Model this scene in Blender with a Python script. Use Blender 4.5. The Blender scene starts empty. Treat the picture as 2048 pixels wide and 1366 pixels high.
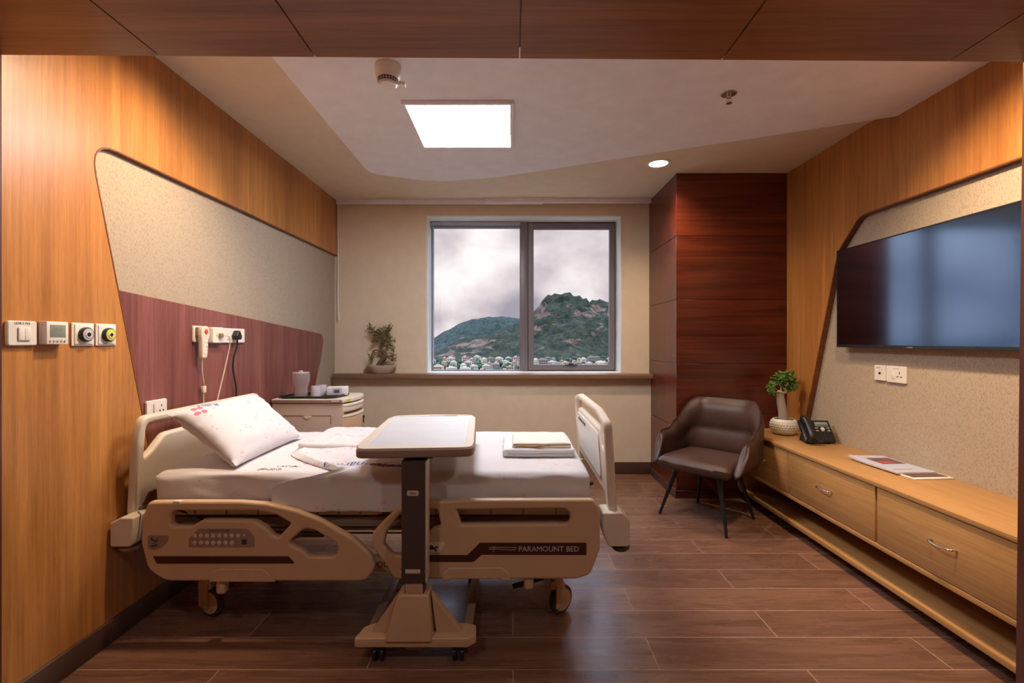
import bpy, bmesh, math, random
from math import sin, cos, pi, radians
from mathutils import Vector, Matrix, noise
from mathutils.bvhtree import BVHTree

C = bpy.context.scene.collection
S = bpy.context.scene
# ------------------------------------------------------------------ camera
F = 940.0; CX, CY, CH = 1026.0, 681.0, 1.345
cd = bpy.data.cameras.new('camera'); cam = bpy.data.objects.new('camera', cd); C.objects.link(cam)
cam.location = (0, 0, CH); cam.rotation_euler = (pi/2, 0, 0)
cd.sensor_width = 36; cd.lens = F/2048*36; cd.shift_x = -2/2048; cd.shift_y = -2/2048
cd.clip_start = .05; cd.clip_end = 6000
S.camera = cam
vs = S.view_settings
vs.view_transform = 'Standard'; vs.look = 'None'; vs.gamma = 1; vs.exposure = 0.36
try: vs.use_curve_mapping = False
except Exception: pass
# ------------------------------------------------------------------ sky
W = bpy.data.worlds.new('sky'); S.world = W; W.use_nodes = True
nt = W.node_tree; N = nt.nodes; L = nt.links; N.clear()
def nd(t, **k):
    n = N.new(t)
    for a, b in k.items():
        if a in n.inputs: n.inputs[a].default_value = b
        else: setattr(n, a, b)
    return n
tc = nd('ShaderNodeTexCoord'); mp = nd('ShaderNodeMapping'); mp.inputs['Scale'].default_value = (1.0, 1.0, 1.5)
mp.inputs['Location'].default_value = (0.62, 0.0, 0.25)
L.new(tc.outputs['Generated'], mp.inputs['Vector'])
n1 = nd('ShaderNodeTexNoise', Scale=6.5, Detail=5.0, Roughness=.45, Distortion=.15); L.new(mp.outputs[0], n1.inputs['Vector'])
cr = nd('ShaderNodeValToRGB'); L.new(n1.outputs[0], cr.inputs[0])
e = cr.color_ramp.elements
e[0].position = .36; e[0].color = (.36, .34, .40, 1)
e[1].position = .70; e[1].color = (1.0, .93, .92, 1)
m_ = e.new(.5); m_.color = (.66, .58, .61, 1)
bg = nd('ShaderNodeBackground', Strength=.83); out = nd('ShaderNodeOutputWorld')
# overcast sky: brighter and bluer towards the zenith
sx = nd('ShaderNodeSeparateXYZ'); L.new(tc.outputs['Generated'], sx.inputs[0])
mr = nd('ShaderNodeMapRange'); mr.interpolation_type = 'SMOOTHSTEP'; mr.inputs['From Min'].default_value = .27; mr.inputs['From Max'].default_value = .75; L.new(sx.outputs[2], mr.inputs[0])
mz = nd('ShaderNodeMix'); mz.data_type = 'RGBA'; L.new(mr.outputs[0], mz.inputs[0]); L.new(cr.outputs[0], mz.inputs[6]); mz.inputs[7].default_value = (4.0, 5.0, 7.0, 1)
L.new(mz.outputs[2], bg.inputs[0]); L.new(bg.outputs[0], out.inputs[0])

# ------------------------------------------------------------------ lamps: visible corner downlight, side lamps out of view, added entry fill
def lamp(name, loc, power, color, size=.07, spot=150, blend=.9, rot=(0, 0, 0)):
    d = bpy.data.lights.new(name, 'SPOT'); d.energy = power; d.color = color
    d.spot_size = radians(spot); d.spot_blend = blend; d.shadow_soft_size = size
    o = bpy.data.objects.new(name, d); C.objects.link(o); o.location = loc; o.rotation_euler = rot
    return o
WARM = (1, .73, .46); NEUT = (1, .92, .86)
PANEL = 33.0
lamp('lamp_corner', (1.17, 3.78, 2.745), 60, WARM, .05, 140)
lamp('lamp_right', (1.45, 1.95, 2.68), 170, WARM, .06, 110, .9, (0, radians(-32), 0))
lamp('lamp_left', (-1.0, 2.18, 2.68), 100, WARM, .06, 105, .9, (0, radians(38), 0))
lamp('lamp_entry_fill', (-.9, .35, 2.27), 26, NEUT, .06, 160)  # unseen lamp added overhead in the entry to fill the room
lamp('lamp_entry_fill', (.9, .35, 2.27), 26, NEUT, .06, 160)  # second added fill lamp, also out of view

# ------------------------------------------------------------------ helpers
def X_(px, Y): return (px-CX)*Y/F
def Z_(py, Y): return CH-(py-CY)*Y/F
def YL(px, X=-1.795): return F*X/(px-CX)

def tag(o, label=None, cat=None, group=None, kind=None):
    if label: o['label'] = label
    if cat: o['category'] = cat
    if group: o['group'] = group
    if kind: o['kind'] = kind
    return o
def thing(name, loc, label, cat, group=None):
    o = bpy.data.objects.new(name, None); C.objects.link(o); o.location = loc; o.empty_display_size = .1
    return tag(o, label, cat, group)
def rootloc(p):
    while p.parent: p = p.parent
    return Vector(p.location)
def link(name, me, mat, parent=None, smooth=40):
    if mat is not None:
        me.materials.clear()
        for m in (mat if isinstance(mat, (list, tuple)) else [mat]): me.materials.append(m)
    if parent is not None: me.transform(Matrix.Translation(-rootloc(parent)))
    o = bpy.data.objects.new(name, me); C.objects.link(o)
    if parent is not None: o.parent = parent
    if smooth:
        for p in me.polygons: p.use_smooth = True
        try: me.set_sharp_from_angle(angle=radians(smooth))
        except Exception: pass
    return o
def top(name, me_or_mb, mat, label, cat, group=None, smooth=40):
    """a thing that is one mesh: origin moved to its base"""
    me = me_or_mb.mesh() if isinstance(me_or_mb, MB) else me_or_mb
    xs = [v.co for v in me.vertices]
    c = Vector(((min(v.x for v in xs)+max(v.x for v in xs))/2, (min(v.y for v in xs)+max(v.y for v in xs))/2, min(v.z for v in xs)))
    me.transform(Matrix.Translation(-c))
    o = link(name, me, mat, None, smooth); o.location = c
    return tag(o, label, cat, group)

class MB:
    def __init__(s): s.bm = bmesh.new(); s.M = Matrix.Identity(4)
    def _merge(s, b, mi=0):
        me = bpy.data.meshes.new('t'); b.to_mesh(me); b.free()
        me.transform(s.M)
        n = len(s.bm.faces); s.bm.from_mesh(me); bpy.data.meshes.remove(me)
        s.bm.faces.ensure_lookup_table()
        if mi:
            for f in s.bm.faces[n:]: f.material_index = mi
        return s
    def box(s, x0, x1, y0, y1, z0, z1, bev=0, seg=2, mi=0, mat=None):
        b = bmesh.new(); bmesh.ops.create_cube(b, size=1)
        for v in b.verts: v.co = Vector(((x0+x1)/2+v.co.x*(x1-x0), (y0+y1)/2+v.co.y*(y1-y0), (z0+z1)/2+v.co.z*(z1-z0)))
        if bev: bmesh.ops.bevel(b, geom=b.edges[:], offset=bev, segments=seg, affect='EDGES', profile=.5)
        if mat is not None: b.transform(mat)
        return s._merge(b, mi)
    def cyl(s, p0, p1, r0, r1=None, n=24, mi=0, bev=0):
        p0 = Vector(p0); p1 = Vector(p1); r1 = r0 if r1 is None else r1; d = p1-p0
        b = bmesh.new(); bmesh.ops.create_cone(b, cap_ends=True, segments=n, radius1=r0, radius2=r1, depth=d.length)
        if bev:
            ed = [e for e in b.edges if len(e.link_faces) == 2 and any(len(f.verts) > 4 for f in e.link_faces)]
            bmesh.ops.bevel(b, geom=ed, offset=bev, segments=2, affect='EDGES', profile=.5)
        b.transform(Matrix.Translation((p0+p1)/2) @ d.to_track_quat('Z', 'Y').to_matrix().to_4x4())
        return s._merge(b, mi)
    def tube(s, pts, r, n=8, mi=0, smooth=3, closed=False):
        pts = [Vector(p) for p in pts]
        if smooth and len(pts) > 2:
            q = []
            k = len(pts)
            for i in range(k-1 if not closed else k):
                a = pts[i-1] if (i or closed) else pts[0]; b_ = pts[i]; c = pts[(i+1) % k]
                d = pts[(i+2) % k] if (closed or i+2 < k) else c
                for j in range(smooth):
                    t = j/smooth
                    q.append(.5*((2*b_)+(-a+c)*t+(2*a-5*b_+4*c-d)*t*t+(-a+3*b_-3*c+d)*t**3))
            if not closed: q.append(pts[-1])
            pts = q
        b = bmesh.new(); rings = []; m = len(pts); up = Vector((0, 0, 1))
        nrm = None
        for i, p in enumerate(pts):
            if closed: t = (pts[(i+1) % m]-pts[i-1])
            else: t = (pts[min(i+1, m-1)]-pts[max(i-1, 0)])
            t.normalize()
            if nrm is None: nrm = t.orthogonal().normalized()
            nrm = (nrm-t*nrm.dot(t))
            if nrm.length < 1e-6: nrm = t.orthogonal()
            nrm.normalize()
            bn = t.cross(nrm); rr = r(i/(m-1)) if callable(r) else r
            rings.append([b.verts.new(p+(nrm*cos(2*pi*k/n)+bn*sin(2*pi*k/n))*rr) for k in range(n)])
        for i in range(m-1 if not closed else m):
            A = rings[i]; B = rings[(i+1) % m]
            for k in range(n): b.faces.new((A[k], A[(k+1) % n], B[(k+1) % n], B[k]))
        if not closed: b.faces.new(rings[0][::-1]); b.faces.new(rings[-1])
        return s._merge(b, mi)
    def lathe(s, prof, c=(0, 0, 0), n=32, sx=1, sy=1, mi=0, caps=True):
        b = bmesh.new(); rings = []
        for r, z in prof:
            rings.append([b.verts.new((c[0]+r*sx*cos(2*pi*k/n), c[1]+r*sy*sin(2*pi*k/n), c[2]+z)) for k in range(n)])
        for A, B in zip(rings, rings[1:]):
            for k in range(n): b.faces.new((A[k], A[(k+1) % n], B[(k+1) % n], B[k]))
        if caps and prof[0][0] > 1e-5: b.faces.new(rings[0][::-1])
        if caps and prof[-1][0] > 1e-5: b.faces.new(rings[-1])
        bmesh.ops.remove_doubles(b, verts=b.verts[:], dist=1e-6)
        return s._merge(b, mi)
    def poly(s, vs_, fs, mi=0):
        b = bmesh.new(); v = [b.verts.new(p) for p in vs_]
        for f in fs: b.faces.new([v[i] for i in f])
        return s._merge(b, mi)
    def me(s, me, mi=0):
        b = bmesh.new(); b.from_mesh(me); return s._merge(b, mi)
    def mesh(s):
        me = bpy.data.meshes.new('mesh'); bmesh.ops.recalc_face_normals(s.bm, faces=s.bm.faces[:]); s.bm.to_mesh(me); s.bm.free(); return me
    def build(s, name, mat, parent=None, smooth=40): return link(name, s.mesh(), mat, parent, smooth)

def rounded(pts, n=6):
    out = []; k = len(pts)
    for i in range(k):
        p = Vector(pts[i][:2]); r = pts[i][2] if len(pts[i]) > 2 else 0
        if r <= 0: out.append(p); continue
        a = Vector(pts[i-1][:2]); b = Vector(pts[(i+1) % k][:2])
        u = (a-p).normalized(); v = (b-p).normalized(); ang = u.angle(v)
        d = min(r/math.tan(ang/2), (a-p).length*.49, (b-p).length*.49)
        p0 = p+u*d; p1 = p+v*d
        for j in range(n+1):
            t = j/n; out.append(p0*(1-t)**2+p*2*t*(1-t)+p1*t*t)
    return out
def curve_mesh(outs, th, bev=0, res=2):
    cu = bpy.data.curves.new('c', 'CURVE'); cu.dimensions = '2D'; cu.fill_mode = 'BOTH'
    cu.extrude = max(th/2-bev, 0); cu.bevel_depth = bev; cu.offset = -bev; cu.bevel_resolution = res
    for o_ in outs:
        p = rounded(o_)
        sp = cu.splines.new('POLY'); sp.points.add(len(p)-1); sp.use_cyclic_u = True
        for q, w in zip(sp.points, p): q.co = (w.x, w.y, 0, 1)
    o = bpy.data.objects.new('c', cu); C.objects.link(o)
    dg = bpy.context.evaluated_depsgraph_get(); me = bpy.data.meshes.new_from_object(o.evaluated_get(dg))
    bpy.data.objects.remove(o); bpy.data.curves.remove(cu)
    return me
PL = {'XZ': lambda m: Matrix(((1, 0, 0, 0), (0, 0, -1, m), (0, 1, 0, 0), (0, 0, 0, 1))),
      'YZ': lambda m: Matrix(((0, 0, 1, m), (1, 0, 0, 0), (0, 1, 0, 0), (0, 0, 0, 1))),
      'XY': lambda m: Matrix.Translation((0, 0, m))}
def slab_me(outs, plane, d0, d1, bev=0, post=None):
    me = curve_mesh(outs, abs(d1-d0), bev); me.transform(PL[plane]((d0+d1)/2))
    if post is not None: me.transform(post)
    return me
def slab(name, outs, plane, d0, d1, mat, parent=None, bev=0, post=None):
    return link(name, slab_me(outs, plane, d0, d1, bev, post), mat, parent, 35)
def struct(o, label=None): return tag(o, label, None, None, 'structure')
def text_me(s, size, M, ext=.0004, shear=0, space=1):
    cu = bpy.data.curves.new('t', 'FONT'); cu.body = s; cu.size = size; cu.extrude = ext; cu.align_x = 'CENTER'; cu.align_y = 'CENTER'
    cu.shear = shear; cu.space_character = space; cu.resolution_u = 3
    o = bpy.data.objects.new('t', cu); C.objects.link(o)
    dg = bpy.context.evaluated_depsgraph_get(); me = bpy.data.meshes.new_from_object(o.evaluated_get(dg))
    bpy.data.objects.remove(o); bpy.data.curves.remove(cu); me.transform(M); return me
def face(loc, n='-Y', rot=0):
    """matrix that stands text (drawn in XY) upright facing direction n"""
    R = {'-Y': Matrix(((1, 0, 0), (0, 0, -1), (0, 1, 0))), '+X': Matrix(((0, 0, 1), (1, 0, 0), (0, 1, 0))),
         '-X': Matrix(((0, 0, -1), (-1, 0, 0), (0, 1, 0))), '+Z': Matrix.Identity(3)}[n].to_4x4()
    return Matrix.Translation(loc) @ R @ Matrix.Rotation(rot, 4, 'Z')
def rbox(lo, hi, r, n, disp=None):
    lo = Vector(lo); hi = Vector(hi); key = {}; b = bmesh.new()
    def vert(p):
        k = tuple(round(c, 5) for c in p)
        if k in key: return key[k]
        p = Vector(p); c = Vector([min(max(p[i], lo[i]+r), hi[i]-r) for i in range(3)]); d = p-c
        if d.length > 1e-9: q = c+d.normalized()*r; nn = d.normalized()
        else: q = p; nn = Vector((0, 0, 1))
        if disp: q = disp(q, nn)
        key[k] = b.verts.new(q); return key[k]
    for ax in range(3):
        u, v = [i for i in range(3) if i != ax]
        for side in (lo, hi):
            def P(i, j):
                p = [0, 0, 0]; p[ax] = side[ax]; p[u] = lo[u]+(hi[u]-lo[u])*i/n[u]; p[v] = lo[v]+(hi[v]-lo[v])*j/n[v]; return p
            for i in range(n[u]):
                for j in range(n[v]):
                    b.faces.new((vert(P(i, j)), vert(P(i+1, j)), vert(P(i+1, j+1)), vert(P(i, j+1))))
    bmesh.ops.recalc_face_normals(b, faces=b.faces[:])
    me = bpy.data.meshes.new('r'); b.to_mesh(me); b.free(); return me
def cutdown(me, cuts=1):
    b = bmesh.new(); b.from_mesh(me); bmesh.ops.triangulate(b, faces=b.faces[:])
    bmesh.ops.subdivide_edges(b, edges=[e for e in b.edges if e.calc_length() > .012], cuts=cuts)
    b.to_mesh(me); b.free(); return me
def project(me, target, dirn=(0, 0, -1), off=.0012):
    """lay a flat print onto a cloth surface"""
    bt = bmesh.new(); bt.from_mesh(target); bvh = BVHTree.FromBMesh(bt); d = Vector(dirn).normalized(); hits = []
    for v in me.vertices:
        h = bvh.ray_cast(v.co-d*1.0, d)
        if h[0] is not None: v.co = h[0]-d*off; hits.append(v.index)
    bt.free()
    if hits and len(hits) < len(me.vertices):
        hs = set(hits); b = bmesh.new(); b.from_mesh(me); b.verts.ensure_lookup_table()
        bmesh.ops.delete(b, geom=[v for v in b.verts if v.index not in hs], context='VERTS'); b.to_mesh(me); b.free()
    return me

# ------------------------------------------------------------------ materials
class Mt:
    def __init__(s, name, color=(.8, .8, .8), rough=.5, metal=0, spec=.5, coat=0):
        s.m = bpy.data.materials.new(name); s.m.use_nodes = True; s.nt = s.m.node_tree
        s.b = s.nt.nodes['Principled BSDF']
        s.b.inputs['Base Color'].default_value = (*color, 1); s.b.inputs['Roughness'].default_value = rough
        s.b.inputs['Metallic'].default_value = metal; s.b.inputs['Specular IOR Level'].default_value = spec
        s.b.inputs['Coat Weight'].default_value = coat
    def n(s, t, **k):
        n = s.nt.nodes.new(t)
        for a, b in k.items():
            if a in n.inputs: n.inputs[a].default_value = b
            else: setattr(n, a, b)
        return n
    def l(s, a, b): s.nt.links.new(a, b)
    def coords(s, scale=(1, 1, 1), loc=(0, 0, 0), rot=(0, 0, 0)):
        t = s.n('ShaderNodeTexCoord'); m = s.n('ShaderNodeMapping'); m.inputs['Scale'].default_value = scale
        m.inputs['Location'].default_value = loc; m.inputs['Rotation'].default_value = rot
        s.l(t.outputs['Object'], m.inputs[0]); return m.outputs[0]
    def ramp(s, fac, cols):
        r = s.n('ShaderNodeValToRGB'); s.l(fac, r.inputs[0]); e = r.color_ramp.elements
        while len(e) < len(cols): e.new(.5)
        for x, (p, c) in zip(e, cols): x.position = p; x.color = (*c, 1)
        return r.outputs[0]
    def mix(s, a, b, fac, mode='MIX'):
        m = s.n('ShaderNodeMix', data_type='RGBA', blend_type=mode)
        for i, v in ((0, fac), (6, a), (7, b)):
            if hasattr(v, 'links'): s.l(v, m.inputs[i])
            else: m.inputs[i].default_value = v if i == 0 else (*v, 1)
        return m.outputs[2]
    def base(s, o): s.l(o, s.b.inputs['Base Color']); return s
    def bump(s, h, strength=.3, dist=.002):
        b = s.n('ShaderNodeBump', Strength=strength, Distance=dist); s.l(h, b.inputs['Height']); s.l(b.outputs[0], s.b.inputs['Normal']); return s

def plain(name, c, rough=.5, metal=0, spec=.5, bump=0, coat=0):
    m = Mt(name, c, rough, metal, spec, coat)
    nz = m.n('ShaderNodeTexNoise', Scale=9.0, Detail=3.0); m.l(m.coords(), nz.inputs['Vector'])
    m.base(m.ramp(nz.outputs[0], [(.3, tuple(x*.96 for x in c)), (.7, tuple(min(1, x*1.03) for x in c))]))
    if bump:
        n2 = m.n('ShaderNodeTexNoise', Scale=300.0, Detail=2.0); m.l(m.coords(), n2.inputs['Vector']); m.bump(n2.outputs[0], bump, .001)
    return m.m
def wood(name, dark, light, axis='Z', rough=.35, fine=60, veneer=0, coat=.0, contrast=.5, bands=7):
    """grain runs along axis"""
    m = Mt(name, light, rough, 0, .5, coat)
    def sc(across, along): return tuple(along if a == axis else across for a in 'XYZ')
    a = m.n('ShaderNodeTexNoise', Scale=1.0, Detail=5.0, Roughness=.6, Distortion=.6); m.l(m.coords(sc(bands, .55)), a.inputs['Vector'])
    b = m.n('ShaderNodeTexNoise', Scale=1.0, Detail=4.0, Roughness=.7); m.l(m.coords(sc(fine, 1.6)), b.inputs['Vector'])
    c = m.n('ShaderNodeTexNoise', Scale=1.0, Detail=2.0); m.l(m.coords(sc(420, 16)), c.inputs['Vector'])
    base = m.ramp(a.outputs[0], [(.5-contrast*.4, dark), (.5+contrast*.4, light)])
    g = m.ramp(b.outputs[0], [(.3, (.62, .58, .55)), (.62, (1, 1, 1))])
    x = m.mix(base, g, .8, 'MULTIPLY')
    g2 = m.ramp(c.outputs[0], [(.35, (.8, .78, .76)), (.55, (1, 1, 1))]); x = m.mix(x, g2, .6, 'MULTIPLY')
    if veneer:   # leaves of veneer, each of a slightly different tone
        sp = m.n('ShaderNodeSeparateXYZ'); m.l(m.coords(), sp.inputs[0])
        ax = {'Z': 'Y', 'Y': 'Z', 'X': 'Y'}[axis]
        q = m.n('ShaderNodeMath', operation='DIVIDE'); m.l(sp.outputs[ax], q.inputs[0]); q.inputs[1].default_value = veneer
        f = m.n('ShaderNodeMath', operation='FLOOR'); m.l(q.outputs[0], f.inputs[0])
        wn = m.n('ShaderNodeTexWhiteNoise', noise_dimensions='1D'); m.l(f.outputs[0], wn.inputs['W'])
        x = m.mix(x, m.ramp(wn.outputs[0], [(0, (.78, .76, .72)), (1, (1.0, 1.0, 1.0))]), .75, 'MULTIPLY')
    m.base(x); m.bump(b.outputs[0], .06, .001); return m.m

M = {}
M['teak'] = wood('teak_veneer', (.46, .182, .048), (.68, .305, .088), 'Z', .33, 55, veneer=.31)
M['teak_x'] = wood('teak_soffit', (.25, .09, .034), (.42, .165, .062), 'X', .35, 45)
M['teak_edge'] = wood('teak_edge', (.16, .05, .012), (.24, .08, .02), 'X', .4)
M['purple'] = wood('rosewood_veneer', (.19, .058, .052), (.33, .12, .105), 'Z', .27, 80, veneer=.17)
M['mahog'] = wood('mahogany', (.07, .012, .006), (.20, .040, .018), 'X', .26, 45, bands=9)
M['oak'] = wood('oak', (.48, .245, .085), (.60, .335, .13), 'Y', .38, 110, contrast=.8)
M['postwood'] = wood('dark_post_wood', (.075, .02, .012), (.13, .04, .022), 'Z', .35)
M['sill'] = wood('sill_wood', (.22, .12, .07), (.32, .19, .11), 'X', .4)
M['wall'] = plain('painted_wall', (.72, .59, .43), .7, bump=.05)
M['ceil_low'] = plain('cream_ceiling', (.72, .61, .46), .7)
M['ceil_white'] = plain('white_ceiling', (.84, .83, .87), .65)
M['base'] = plain('dark_skirting', (.085, .045, .032), .4)

def wallcloth(name, c):
    m = Mt(name, c, .85, 0, .25)
    v = m.n('ShaderNodeTexVoronoi', Scale=1.0); m.l(m.coords((170, 170, 62)), v.inputs['Vector'])
    nz = m.n('ShaderNodeTexNoise', Scale=1.0, Detail=3.0); m.l(m.coords((260, 260, 60)), nz.inputs['Vector'])
    ad = m.n('ShaderNodeMath', operation='ADD'); m.l(v.outputs['Distance'], ad.inputs[0]); m.l(nz.outputs[0], ad.inputs[1])
    m.base(m.ramp(ad.outputs[0], [(.5, tuple(x*.66 for x in c)), (.95, tuple(x*1.06 for x in c))])); m.bump(ad.outputs[0], .7, .0022); return m.m
M['cloth_l'] = wallcloth('embossed_wallcovering', (.40, .325, .25))
M['cloth_r'] = wallcloth('embossed_wallcovering_tan', (.43, .345, .26))
def floor_mat():
    m = Mt('wood_look_floor', (.1, .05, .03), .3)
    co = m.coords((1, 1, 1), (0, -1.92, 0))
    br = m.n('ShaderNodeTexBrick', offset=.5, Scale=1.0); br.inputs['Brick Width'].default_value = 1.2; br.inputs['Row Height'].default_value = .21
    br.inputs['Mortar Size'].default_value = .0024; br.inputs['Mortar Smooth'].default_value = .1
    br.inputs['Color1'].default_value = (.72, .72, .72, 1); br.inputs['Color2'].default_value = (1, 1, 1, 1); br.inputs['Mortar'].default_value = (1, 1, 1, 1)
    m.l(co, br.inputs['Vector'])
    a = m.n('ShaderNodeTexNoise', Scale=1.0, Detail=6.0, Roughness=.65, Distortion=1.2); 
    vm = m.n('ShaderNodeVectorMath', operation='MULTIPLY_ADD'); m.l(br.outputs['Color'], vm.inputs[0]); vm.inputs[1].default_value = (61, 83, 0); m.l(m.coords((1.5, 12, 1)), vm.inputs[2]); m.l(vm.outputs[0], a.inputs['Vector'])
    b = m.n('ShaderNodeTexNoise', Scale=1.0, Detail=4.0, Roughness=.7); m.l(m.coords((3.5, 90, 1)), b.inputs['Vector'])
    x = m.ramp(a.outputs[0], [(.3, (.19, .09, .055)), (.7, (.33, .165, .105))])
    x = m.mix(x, m.ramp(b.outputs[0], [(.3, (.6, .56, .54)), (.65, (1, 1, 1))]), .8, 'MULTIPLY')
    x = m.mix(x, br.outputs['Color'], 1, 'MULTIPLY'); x = m.mix(x, (.40, .26, .19), br.outputs['Fac']); m.base(x)
    m.l(m.ramp(a.outputs[0], [(.2, (.22,)*3), (.8, (.33,)*3)]), m.b.inputs['Roughness'])
    m.bump(b.outputs[0], .12, .001); return m.m
M['floor'] = floor_mat()
M['plastic'] = plain('cream_plastic', (.60, .40, .245), .42)
M['plastic_l'] = plain('ivory_plastic', (.72, .62, .50), .4)
M['plastic_d'] = plain('taupe_plastic', (.30, .205, .155), .45)
M['cabinet'] = plain('taupe_cabinet', (.50, .38, .31), .4)
M['stripe'] = plain('maroon_stripe', (.055, .012, .009), .35)
M['print_cream'] = plain('printed_cream', (.62, .5, .42), .5)
M['column'] = plain('brown_grey_metal', (.085, .055, .05), .42, .2)
M['tabletop'] = plain('pale_laminate', (.66, .66, .68), .32)
M['black'] = plain('black_plastic', (.012, .012, .014), .35)
M['rubber'] = plain('grey_rubber', (.05, .045, .05), .6)
M['chrome'] = Mt('chrome', (.7, .68, .66), .16, 1).m
M['steel'] = Mt('satin_steel', (.48, .46, .45), .35, 1).m
M['white'] = plain('white_plastic', (.80, .78, .74), .35)
M['switch'] = plain('switch_plastic', (.78, .73, .68), .35)
M['yellow'] = plain('yellow_plastic', (.62, .58, .06), .45)
M['grey'] = plain('grey_plastic', (.45, .42, .42), .4)
M['lcd'] = plain('lcd_glass', (.23, .27, .24), .2)
M['red'] = plain('red_button', (.62, .06, .05), .4)
M['dark_ink'] = plain('dark_ink', (.04, .03, .04), .6)
M['blue_ink'] = plain('blue_ink', (.035, .12, .30), .8)
M['pink_ink'] = plain('pink_ink', (.72, .18, .27), .8)
M['mattress_cover'] = plain('brown_mattress_cover', (.30, .17, .08), .7)
M['alu'] = plain('brown_grey_aluminium', (.19, .165, .175), .4, .1)
M['alu_white'] = plain('white_reveal', (.78, .80, .76), .5)
M['blind'] = plain('blue_grey_blind', (.42, .46, .58), .5)
M['bezel'] = plain('tv_bezel', (.02, .02, .026), .25)
M['screen'] = Mt('tv_screen', (.24, .36, .55), .12, 1).m
M['leather'] = None
def leather():
    m = Mt('brown_leather', (.1, .05, .03), .42, 0, .35)
    nz = m.n('ShaderNodeTexVoronoi', Scale=260.0); m.l(m.coords(), nz.inputs['Vector'])
    n2 = m.n('ShaderNodeTexNoise', Scale=7.0, Detail=5.0); m.l(m.coords(), n2.inputs['Vector'])
    m.base(m.ramp(n2.outputs[0], [(.3, (.062, .030, .021)), (.7, (.09, .045, .031))])); m.bump(nz.outputs['Distance'], .12, .001); return m.m
M['leather'] = leather()
def cloth(name, c, spots=True, sc=11.0):
    m = Mt(name, c, .85, 0, .2)
    m.b.inputs['Sheen Weight'].default_value = .2
    w = m.n('ShaderNodeTexNoise', Scale=500.0, Detail=2.0); m.l(m.coords(), w.inputs['Vector'])
    n = m.n('ShaderNodeTexNoise', Scale=10.0, Detail=4.0); m.l(m.coords(), n.inputs['Vector'])
    if spots:    # faint pink printed motif
        v = m.n('ShaderNodeTexVoronoi', Scale=sc, Randomness=.5); m.l(m.coords((1, 1, 1)), v.inputs['Vector'])
        v2 = m.n('ShaderNodeTexVoronoi', Scale=sc*4.2); m.l(m.coords(), v2.inputs['Vector'])
        a = m.ramp(v.outputs['Distance'], [(.30, (1, 1, 1)), (.36, (0, 0, 0))]); b = m.ramp(v2.outputs['Distance'], [(.38, (1, 1, 1)), (.44, (0, 0, 0))])
        k = m.mix(a, b, 1, 'MULTIPLY')
        sp = m.n('ShaderNodeSeparateColor'); m.l(k, sp.inputs[0]); mm = m.n('ShaderNodeMath', operation='MULTIPLY'); m.l(sp.outputs[0], mm.inputs[0]); mm.inputs[1].default_value = .75
        m.base(m.mix(c, (.74, .45, .52), mm.outputs[0]))
    m.bump(n.outputs[0], .15, .01); return m.m
M['sheet'] = cloth('printed_sheet', (.70, .665, .68))
M['pillow'] = cloth('printed_pillowcase', (.68, .655, .69), True, 14.0)
M['towel'] = cloth('white_towel', (.76, .74, .73), False)
M['gown'] = cloth('cream_cloth', (.80, .75, .67), False)
M['ochre'] = plain('ochre_trim', (.40, .22, .06), .8)
def glass(name, c=(1, 1, 1), rough=0.0, ior=1.45):
    m = Mt(name, c, rough); m.b.inputs['Transmission Weight'].default_value = 1; m.b.inputs['IOR'].default_value = ior; return m.m
def milky(name, c, t, r):
    m = Mt(name, c, r); m.b.inputs['Transmission Weight'].default_value = t; m.b.inputs['IOR'].default_value = 1.2; return m.m
M['glass'] = milky('clear_plastic', (.94, .88, .90), .86, .12)
M['frosted'] = milky('frosted_plastic', (.92, .87, .92), .62, .35)
def pane_mat():
    m = Mt('window_pane'); t = m.n('ShaderNodeBsdfTransparent'); g = m.n('ShaderNodeBsdfGlossy', Roughness=.01); fr = m.n('ShaderNodeFresnel', IOR=1.06)
    mx = m.n('ShaderNodeMixShader'); m.l(fr.outputs[0], mx.inputs[0]); m.l(t.outputs[0], mx.inputs[1]); m.l(g.outputs[0], mx.inputs[2])
    m.l(mx.outputs[0], m.nt.nodes['Material Output'].inputs[0]); return m.m
M['pane'] = pane_mat()
def emis(name, c, s):
    m = Mt(name, c); m.b.inputs['Emission Color'].default_value = (*c, 1); m.b.inputs['Emission Strength'].default_value = s; return m.m
M['panel_light'] = emis('led_diffuser', (.96, .96, 1), PANEL)
M['downlight'] = emis('downlight_diffuser', (1, .86, .66), 9)
M['ceramic'] = plain('white_ceramic', (.74, .70, .64), .3)
M['taupe_bowl'] = plain('stone_bowl', (.50, .41, .33), .5)
M['soil'] = plain('dark_soil', (.03, .018, .012), .9)
M['bark'] = plain('brown_bark', (.13, .075, .045), .8, bump=.5)
M['bark_pale'] = plain('pale_bark', (.46, .37, .31), .7, bump=.4)
M['leaf'] = plain('green_leaf', (.12, .24, .045), .45)
M['leaf_olive'] = plain('olive_leaf', (.19, .18, .06), .55)
M['paper_blue'] = plain('magazine_cover', (.52, .54, .70), .3)
M['paper'] = plain('paper', (.75, .72, .70), .5)
M['photo_dark'] = plain('cover_picture', (.14, .07, .08), .35)
M['photo_red'] = plain('cover_picture_red', (.42, .06, .05), .35)
exec_after = []

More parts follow.
